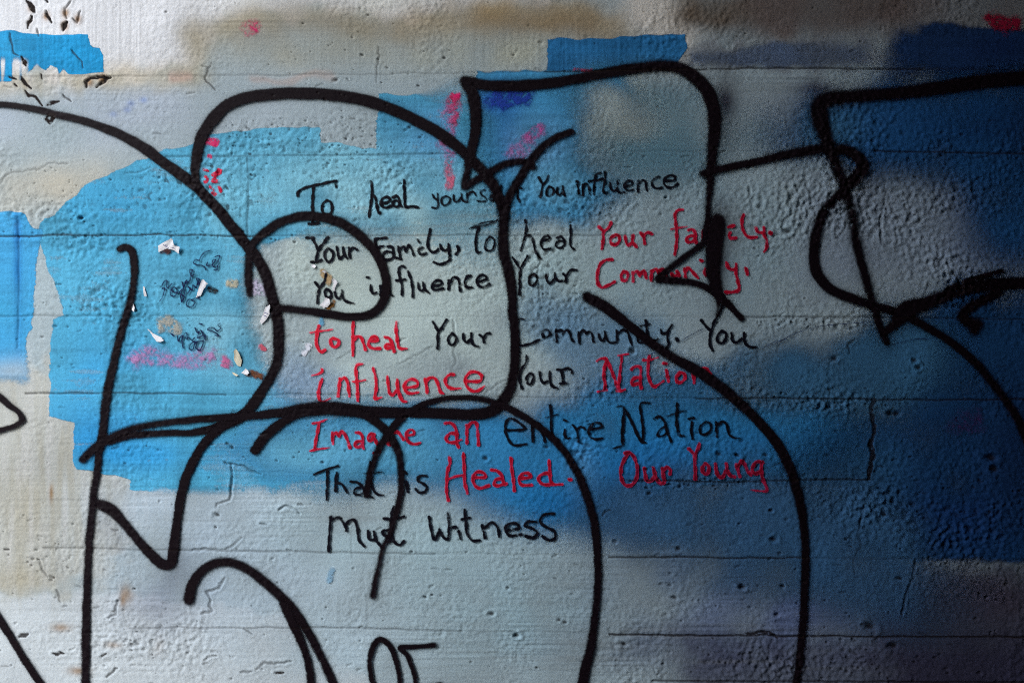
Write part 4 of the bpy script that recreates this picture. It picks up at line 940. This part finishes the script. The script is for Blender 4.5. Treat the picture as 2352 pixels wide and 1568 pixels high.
# ------------------------------------------------------------------ black spray lines (x, y, width) in millimetres
BLK = (17, 7, 14)
SP = [
    ("long black arc sweeping down from the left edge", 5, [(-150, 246, 12), (0, 240, 13), (60, 247, 14), (135, 265, 16), (205, 282, 17), (260, 302, 21), (330, 340, 24), (400, 390, 25), (440, 420, 25), (500, 480, 24), (560, 555, 25), (600, 610, 25), (624, 680, 25), (639, 758, 25), (635, 830, 23),
                                                           (608, 886, 23), (562, 949, 24), (510, 976, 22), (450, 991, 16), (378, 994, 15), (300, 999, 17), (254, 1013, 16)]),
    ("black bent line with a V at its foot", 5, [(545, 958, 20), (500, 986, 20), (461, 1030, 20), (432, 1083, 21), (418, 1130, 20), (410, 1177, 20), (404, 1220, 21), (400, 1258, 24), (392, 1294, 24), (374, 1294, 24), (346, 1270, 22), (317, 1238, 20), (288, 1202, 20), (259, 1171, 24), (241, 1161, 26), (218, 1153, 18)]),
    ("tall thin black upright with a hooked top", 5, [(277, 572, 14), (288, 567, 15), (303, 575, 16), (309, 602, 16), (308, 643, 15), (301, 686, 16), (284, 744, 17), (270, 794, 18), (256, 859, 19), (245, 920, 20), (236, 992, 19), (229, 1025, 18), (224, 1076, 17), (216, 1130, 16), (211, 1184, 17), (205, 1256, 17), (202, 1328, 17), (199, 1400, 18),
                                                     (198, 1472, 19), (198, 1544, 19), (199, 1668, 19)]),
    ("big rounded black letter outline closing along the bottom", 7, [(450, 412, 20), (449, 392, 20), (452, 360, 22), (459, 324, 24), (475, 293, 26), (500, 262, 27), (533, 236, 27), (564, 226, 27), (610, 218, 27), (660, 214, 27), (708, 215, 27), (762, 218, 27), (816, 226, 27), (870, 240, 27), (924, 262, 26), (978, 289, 26), (1025, 318, 26),
                                                                     (1068, 353, 25), (1104, 390, 25), (1133, 427, 25), (1149, 466, 24), (1155, 504, 21), (1154, 545, 24), (1157, 586, 25), (1167, 622, 25), (1174, 668, 21), (1177, 722, 21), (1182, 776, 21), (1182, 830, 22), (1173, 884, 22), (1158, 915, 25), (1138, 937, 27), (1110, 948, 28),
                                                                     (1069, 951, 26), (996, 947, 25), (924, 946, 25), (845, 944, 26), (780, 936, 27), (737, 934, 27), (690, 939, 24), (640, 947, 21), (562, 955, 18), (486, 959, 17), (396, 968, 16), (324, 979, 16), (262, 1000, 18), (215, 1030, 20), (191, 1054, 18)]),
    ("black P-shaped loop around the start of the writing", 6, [(617, 706, 14), (644, 707, 16), (708, 714, 17), (762, 722, 19), (809, 728, 19), (845, 723, 19), (870, 706, 20), (884, 680, 20), (887, 650, 20), (878, 610, 21), (857, 573, 22), (831, 546, 22), (798, 521, 22), (762, 504, 22), (726, 497, 22), (690, 497, 21), (654, 506, 20), (618, 526, 20),
                                                               (593, 547, 18), (576, 570, 17), (571, 614, 17), (571, 650, 17), (573, 676, 13)]),
    ("angular black letter line turning down into a small triangle", 9, [(1067, 188, 25), (1104, 196, 25), (1176, 198, 26), (1248, 193, 25), (1310, 184, 22), (1381, 170, 24), (1453, 158, 25), (1507, 152, 26), (1554, 156, 27), (1592, 177, 30), (1622, 210, 31), (1637, 252, 31), (1639, 292, 29), (1635, 342, 25), (1631, 389, 20), (1628, 432, 16),
                                                                        (1626, 468, 14), (1624, 504, 14), (1620, 530, 14), (1615, 556, 14), (1597, 573, 14), (1561, 598, 15), (1534, 618, 16), (1513, 640, 19)]),
    ("small triangle base line with a kicked-out tail", 5, [(1513, 641, 19), (1543, 645, 16), (1579, 647, 15), (1615, 657, 15), (1644, 675, 16), (1669, 696, 17), (1687, 716, 15), (1702, 731, 15)]),
    ("thick soft black bar dripping at its lower end", 14, [(1646, 508, 34), (1643, 535, 36), (1638, 571, 38), (1636, 614, 34), (1640, 650, 29), (1650, 683, 21), (1649, 704, 8), (1645, 722, 6)]),
    ("black pointed arrowhead line dropping from the angular letter", 6, [(1072, 198, 22), (1086, 223, 27), (1092, 270, 25), (1088, 317, 22), (1079, 360, 20), (1072, 396, 17), (1067, 430, 18), (1083, 420, 16), (1112, 403, 17), (1148, 382, 17), (1184, 372, 16), (1211, 374, 17), (1222, 384, 15)]),
    ("short black curved arm reaching up from the writing", 5, [(1310, 304, 16), (1270, 320, 17), (1234, 349, 18), (1212, 378, 18), (1191, 412, 18), (1173, 443, 18), (1162, 472, 19), (1157, 506, 18)]),
    ("black looped line running into the long thin arc at the right", 9, [(1615, 398, 19), (1646, 390, 18), (1725, 374, 18), (1797, 357, 20), (1851, 347, 23), (1905, 342, 24), (1941, 346, 25), (1968, 362, 28), (1978, 382, 30), (1966, 404, 28), (1938, 434, 25), (1910, 463, 23), (1887, 495, 23), (1873, 533, 23), (1868, 564, 24), (1867, 592, 24), (1872, 622, 24),
                                                                         (1891, 651, 24), (1916, 670, 23), (1959, 686, 22), (1995, 699, 20), (2024, 707, 19), (2062, 719, 20), (2103, 738, 18), (2157, 769, 18), (2193, 794, 18), (2229, 824, 19), (2265, 863, 19), (2301, 910, 19), (2327, 949, 19), (2345, 985, 20), (2380, 1070, 20), (2410, 1180, 20)]),
    ("thick black bracket line coming in from the right edge", 15, [(2520, 172, 34), (2352, 180, 33), (2283, 185, 33), (2211, 194, 33), (2139, 205, 31), (2067, 213, 29), (1995, 219, 29), (1941, 222, 31), (1900, 228, 36), (1881, 244, 42), (1881, 270, 42), (1892, 310, 33), (1909, 356, 28), (1928, 405, 25), (1944, 448, 23), (1956, 500, 22), (1963, 550, 21),
                                                                  (1977, 607, 20), (1995, 672, 19), (2010, 722, 18), (2024, 764, 17), (2036, 787, 12)]),
    ("thick black arrow line rising to the right edge", 11, [(2028, 764, 14), (2053, 744, 22), (2075, 715, 40), (2121, 697, 30), (2175, 676, 27), (2229, 660, 27), (2283, 652, 28), (2352, 650, 27), (2500, 656, 26)]),
    ("thin black line forking off above the arrow line", 4, [(2170, 664, 9), (2200, 652, 10), (2247, 636, 11), (2299, 622, 10)]),
    ("dark smoky spray blot below the arrow line", 18, [(2290, 668, 22), (2258, 688, 22), (2228, 702, 24), (2208, 726, 27), (2224, 741, 26), (2243, 744, 24), (2234, 758, 22)]),
    ("long black diagonal curving down the right of the writing", 6, [(1347, 681, 24), (1388, 704, 25), (1435, 740, 23), (1489, 783, 21), (1543, 819, 22), (1597, 849, 25), (1651, 886, 26), (1705, 932, 24), (1748, 974, 23), (1786, 1022, 23), (1808, 1065, 23), (1828, 1123, 22), (1842, 1184, 20), (1848, 1249, 19), (1848, 1310, 18), (1845, 1364, 18), (1843, 1436, 18),
                                                                     (1837, 1490, 18), (1830, 1544, 18), (1812, 1668, 18)]),
    ("black hooked line that crosses the writing and ends in a tail", 6, [(586, 1032, 22), (611, 1000, 22), (644, 972, 21), (683, 951, 20), (737, 943, 20), (790, 944, 20), (838, 953, 20), (868, 971, 21), (891, 995, 22), (907, 1022, 19), (917, 1051, 16), (920, 1087, 15), (919, 1130, 15), (910, 1177, 14), (896, 1220, 13), (882, 1252, 11), (870, 1296, 11), (861, 1340, 13), (857, 1366, 15)]),
    ("black loop line arching over and falling to the bottom edge", 6, [(842, 1137, 12), (845, 1110, 15), (851, 1084, 16), (865, 1042, 16), (884, 1005, 18), (910, 971, 19), (939, 946, 17), (971, 928, 14), (1014, 916, 12), (1069, 911, 12), (1115, 917, 13), (1155, 931, 16), (1205, 957, 16), (1249, 989, 16), (1288, 1026, 17), (1320, 1076, 18), (1341, 1123, 19), (1358, 1177, 19),
                                                                       (1367, 1225, 18), (1371, 1274, 17), (1372, 1328, 17), (1369, 1382, 17), (1363, 1436, 18), (1354, 1490, 21), (1342, 1544, 25), (1318, 1668, 25)]),
    ("black hump line near the bottom left", 6, [(434, 1375, 25), (443, 1339, 23), (464, 1308, 20), (497, 1291, 20), (533, 1290, 21), (569, 1306, 21), (605, 1332, 22), (641, 1365, 23), (662, 1385, 23), (695, 1428, 20), (720, 1474, 18), (742, 1517, 18), (762, 1560, 18), (805, 1668, 18)]),
    ("second black leg split from the hump line", 5, [(652, 1386, 18), (673, 1429, 20), (695, 1479, 17), (709, 1526, 17), (714, 1568, 18), (715, 1668, 18)]),
    ("small narrow black loop at the bottom edge", 4, [(870, 1620, 12), (860, 1580, 12), (852, 1544, 12), (851, 1508, 12), (858, 1479, 13), (874, 1465, 14), (892, 1476, 13), (906, 1504, 12), (915, 1537, 11), (921, 1580, 11), (924, 1640, 11)]),
    ("small black seven-shaped mark at the bottom edge", 4, [(996, 1479, 13), (960, 1482, 11), (918, 1485, 12), (935, 1501, 11), (947, 1529, 11), (955, 1565, 11), (962, 1640, 11)]),
    ("short black stroke just entering the bottom edge", 4, [(965, 1600, 8), (983, 1574, 9), (1012, 1567, 9)]),
    ("small black hook coming in from the left edge", 4, [(-120, 830, 16), (-40, 886, 16), (0, 911, 15), (25, 932, 13), (46, 948, 11), (52, 963, 12), (40, 975, 12), (18, 983, 12), (-40, 996, 12), (-120, 1006, 12)]),
    ("straight black diagonal in the bottom left corner", 5, [(-120, 1250, 18), (-40, 1362, 18), (0, 1420, 17), (25, 1457, 16), (47, 1495, 16), (72, 1534, 16), (97, 1572, 16), (160, 1668, 16)]),
]
for lab, soft, pts in SP:
    ln = spline(pts, 6)
    ln[:, 2] *= 1.0
    sl, f = line_field([ln], 34, .5 * n_edge + .5 * n_fine, .5 * n_edge2)
    # the can drifts nearer and farther, so the edge goes from crisp to smoky
    s = (soft + 2) * (1.15 + 1.0 * sstep(-1.2, 1.6, n_mask[sl]))
    c = np.clip(.5 - f / s, 0, 1)
    c = c * c * (3 - 2 * c)
    c = np.maximum(c, .33 * np.exp(-np.clip(f, 0, None) / (1.6 * soft)))
    c = c * (1 - .45 * sstep(-1.5, -2.6, HP[sl]))          # the mist misses the bottoms of holes
    A = np.empty(f.shape + (3,))
    A[:] = lin(BLK)
    sheet("spray_line", wall, sl, c, A, M_SPRAY, eps=.1, label=lab)

# ------------------------------------------------------------------ torn scraps of paper still stuck to the wall
M_PAPER = plain_material("torn white paper", (.78, .77, .80), .85, .06, 90, .2)
M_CREAM = plain_material("stained cream paper", (.72, .66, .5), .85, .16, 70, .3)
M_PRINT = plain_material("blue printing ink", (.05, .06, .22), .7, .2, 300, 0)


def height_at(x, y):
    i = min(max(int(np.searchsorted(gx, x)), 1), NX - 1)
    j = min(max(int(np.searchsorted(gy, y)), 1), NY - 1)
    return float(H[j, i])


def scrap(label, pts, lift, axis, mat, prints=(), cat="paper scrap"):
    """A torn paper flake: its outline, glued at one side and curling off the wall at the other."""
    import bmesh
    P = np.array(pts, float)[:, :2]
    c = P.mean(0)
    # roughen the torn outline
    ring = []
    for a, b in zip(P, np.roll(P, -1, 0)):
        for t in (0, .33, .66):
            q_ = a * (1 - t) + b * t
            if t:
                q_ = q_ + R.normal(0, .5, 2)
            ring.append(q_)
    ring = np.array(ring)
    ax = np.array([math.cos(math.radians(axis)), math.sin(math.radians(axis))])
    u = (ring - c) @ ax
    u0, u1 = u.min(), u.max()
    h0 = height_at(*c)

    def hh(p):
        t = ((np.asarray(p) - c) @ ax - u0) / (u1 - u0 + 1e-9)
        v = (np.asarray(p) - c) @ np.array([-ax[1], ax[0]])
        return h0 + 2.0 + lift * t ** 1.8 + .9 * math.sin(v * .35) * t
    bm = bmesh.new()
    cz = to_world(c[0], c[1], hh(c))
    loops = []
    for s_ in (1.0, .66, .33):
        loops.append([bm.verts.new(tuple(to_world(*(c + (p - c) * s_), hh(c + (p - c) * s_)) - cz)) for p in ring])
    cen = bm.verts.new((0, 0, 0))
    n = len(ring)
    for a, b in zip(loops[:-1], loops[1:]):
        for k in range(n):
            bm.faces.new((a[k], a[(k + 1) % n], b[(k + 1) % n], b[k]))
    for k in range(n):
        bm.faces.new((loops[-1][k], loops[-1][(k + 1) % n], cen))
    bmesh.ops.recalc_face_normals(bm, faces=bm.faces[:])
    m = bpy.data.meshes.new("paper_scrap")
    bm.to_mesh(m)
    bm.free()
    m.materials.append(mat)
    o = link("paper_scrap", m, None, label=label, category=cat, group="torn paper scraps stuck to the wall")
    o.location = tuple(cz)
    md = o.modifiers.new("thickness", 'SOLIDIFY')
    md.thickness = .0006
    md.offset = 0
    for a, b in prints:
        bm = bmesh.new()
        a, b = np.array(a), np.array(b)
        d = (b - a) / np.hypot(*(b - a))
        nn = np.array([-d[1], d[0]]) * .7
        seg = 4
        pv = []
        for k in range(seg + 1):
            p = a + (b - a) * k / seg
            pv.append([bm.verts.new(tuple(to_world(*(p + s2 * nn), hh(p + s2 * nn) + .55) - cz)) for s2 in (-1, 1)])
        for k in range(seg):
            bm.faces.new((pv[k][0], pv[k][1], pv[k + 1][1], pv[k + 1][0]))
        mm = bpy.data.meshes.new("printed_line")
        bm.to_mesh(mm)
        bm.free()
        mm.materials.append(M_PRINT)
        link("printed_line", mm, o)
    return o


scrap("white fish-shaped paper scrap with blue print, above the scribbled signatures", cP([(65, 98), (100, 78), (150, 55), (160, 75), (168, 97), (188, 104), (200, 106), (190, 145), (165, 125), (130, 116), (110, 112), (85, 112), (70, 136)]), 7, -50, M_PAPER,
      prints=[cP([(98, 92), (130, 112)]), cP([(112, 92), (128, 104)]), cP([(150, 108), (168, 116)])])
scrap("curled white paper scrap with a dark hole beside it", cP([(326, 306), (342, 298), (366, 322), (340, 350), (318, 392), (286, 406), (303, 360)]), 9, -60, M_PAPER)
scrap("white leaf-shaped sliver of paper with a thin stem", cP([(0, 588), (22, 602), (45, 618), (85, 636), (102, 655), (86, 664), (58, 662), (40, 640), (20, 612)]), 4, 30, M_PAPER)
scrap("pointed white paper sliver with printed lines beside the long arc", cP([(702, 458), (730, 446), (726, 500), (702, 536), (676, 560), (666, 540), (682, 505)]), 6, -65, M_PAPER,
      prints=[cP([(692, 490), (716, 500)]), cP([(686, 506), (708, 516)])])
scrap("upright cream paper flake with a brown lower tip", cP([(514, 722), (528, 704), (545, 730), (560, 772), (552, 808), (536, 806), (516, 776)]), 6, -90, M_CREAM)
scrap("small bright white paper chip below the cream flake", cP([(554, 846), (582, 820), (600, 834), (606, 848), (590, 860)]), 4, -20, M_PAPER)
scrap("thin brown paper shred left of the white chip", cP([(500, 842), (520, 848), (540, 860), (530, 866), (508, 856)]), 2, 20, M_CREAM)
scrap("white torn strip right of the word You inside the black P-shaped loop", cC([(318, 596), (350, 590), (388, 632), (366, 664), (345, 730), (326, 700), (340, 650)]), 5, -60, M_PAPER)
scrap("lilac-white torn paper hanging under the word You inside the black P-shaped loop", cC([(258, 800), (300, 818), (306, 866), (270, 905), (225, 912), (180, 885), (215, 850)]), 7, -40, M_PAPER)
scrap("tiny white paper crumb between the words Your and You inside the black P-shaped loop", cC([(92, 436), (128, 430), (150, 455), (128, 476), (100, 462)]), 3, 0, M_PAPER)
scrap("small white crumb at the tip of the Y of You inside the black loop", cC([(206, 512), (240, 496), (268, 514), (240, 530)]), 3, -90, M_PAPER)
scrap("narrow upright white paper sliver right of the hooked upright", T10([(916, 520), (928, 528), (940, 584), (926, 586)]), 3, 90, M_PAPER)
scrap("short white paper tag touching the hooked upright", T10([(842, 626), (856, 630), (868, 660), (858, 684), (846, 670)]), 4, 0, M_PAPER)

# ------------------------------------------------------------------ ground, and unseen slabs added to block and shape the light
M_GROUND = plain_material("dusty concrete floor", (.20, .19, .18), .9, .25, 3.0, .5)
M_CONC = plain_material("dark light-blocker concrete", (.13, .125, .125), .9, .3, 2.2, .5)  # kept dark so the added blockers bounce little light


def box(name, x0, x1, y0, y1, z0, z1, mat, **props):
    v = [(x, y, z) for x in (x0, x1) for y in (y0, y1) for z in (z0, z1)]
    f = [(0, 1, 3, 2), (4, 6, 7, 5), (0, 4, 5, 1), (2, 3, 7, 6), (0, 2, 6, 4), (1, 5, 7, 3)]
    m = bpy.data.meshes.new(name)
    m.from_pydata(v, [], f)
    m.materials.append(mat)
    return link(name, m, None, **props)


gm = bpy.data.meshes.new("ground")
gm.from_pydata([(-80, -80, 0), (80, -80, 0), (80, 80, 0), (-80, 80, 0)], [], [(0, 1, 2, 3)])
gm.materials.append(M_GROUND)
link("ground", gm, None, kind="structure")
PW = 2.62                                # gap to the added blocker opposite, set for the light falloff
XM = -2.4                                # left end of the added blockers, where daylight gets in
box("opposite_light_blocker", XM, 6.2, -PW - .3, -PW, -.1, 5.4, M_CONC, kind="structure")  # unseen, added behind the camera to dim the right side
box("overhead_light_blocker", XM, 6.2, -PW - .3, .32, 5.4, 5.7, M_CONC, kind="structure")  # unseen, added overhead to hold back the sky light
box("end_light_blocker", 4.9, 5.2, -PW, -.02, -.1, 5.4, M_CONC, kind="structure")  # unseen, added to close the right end to light
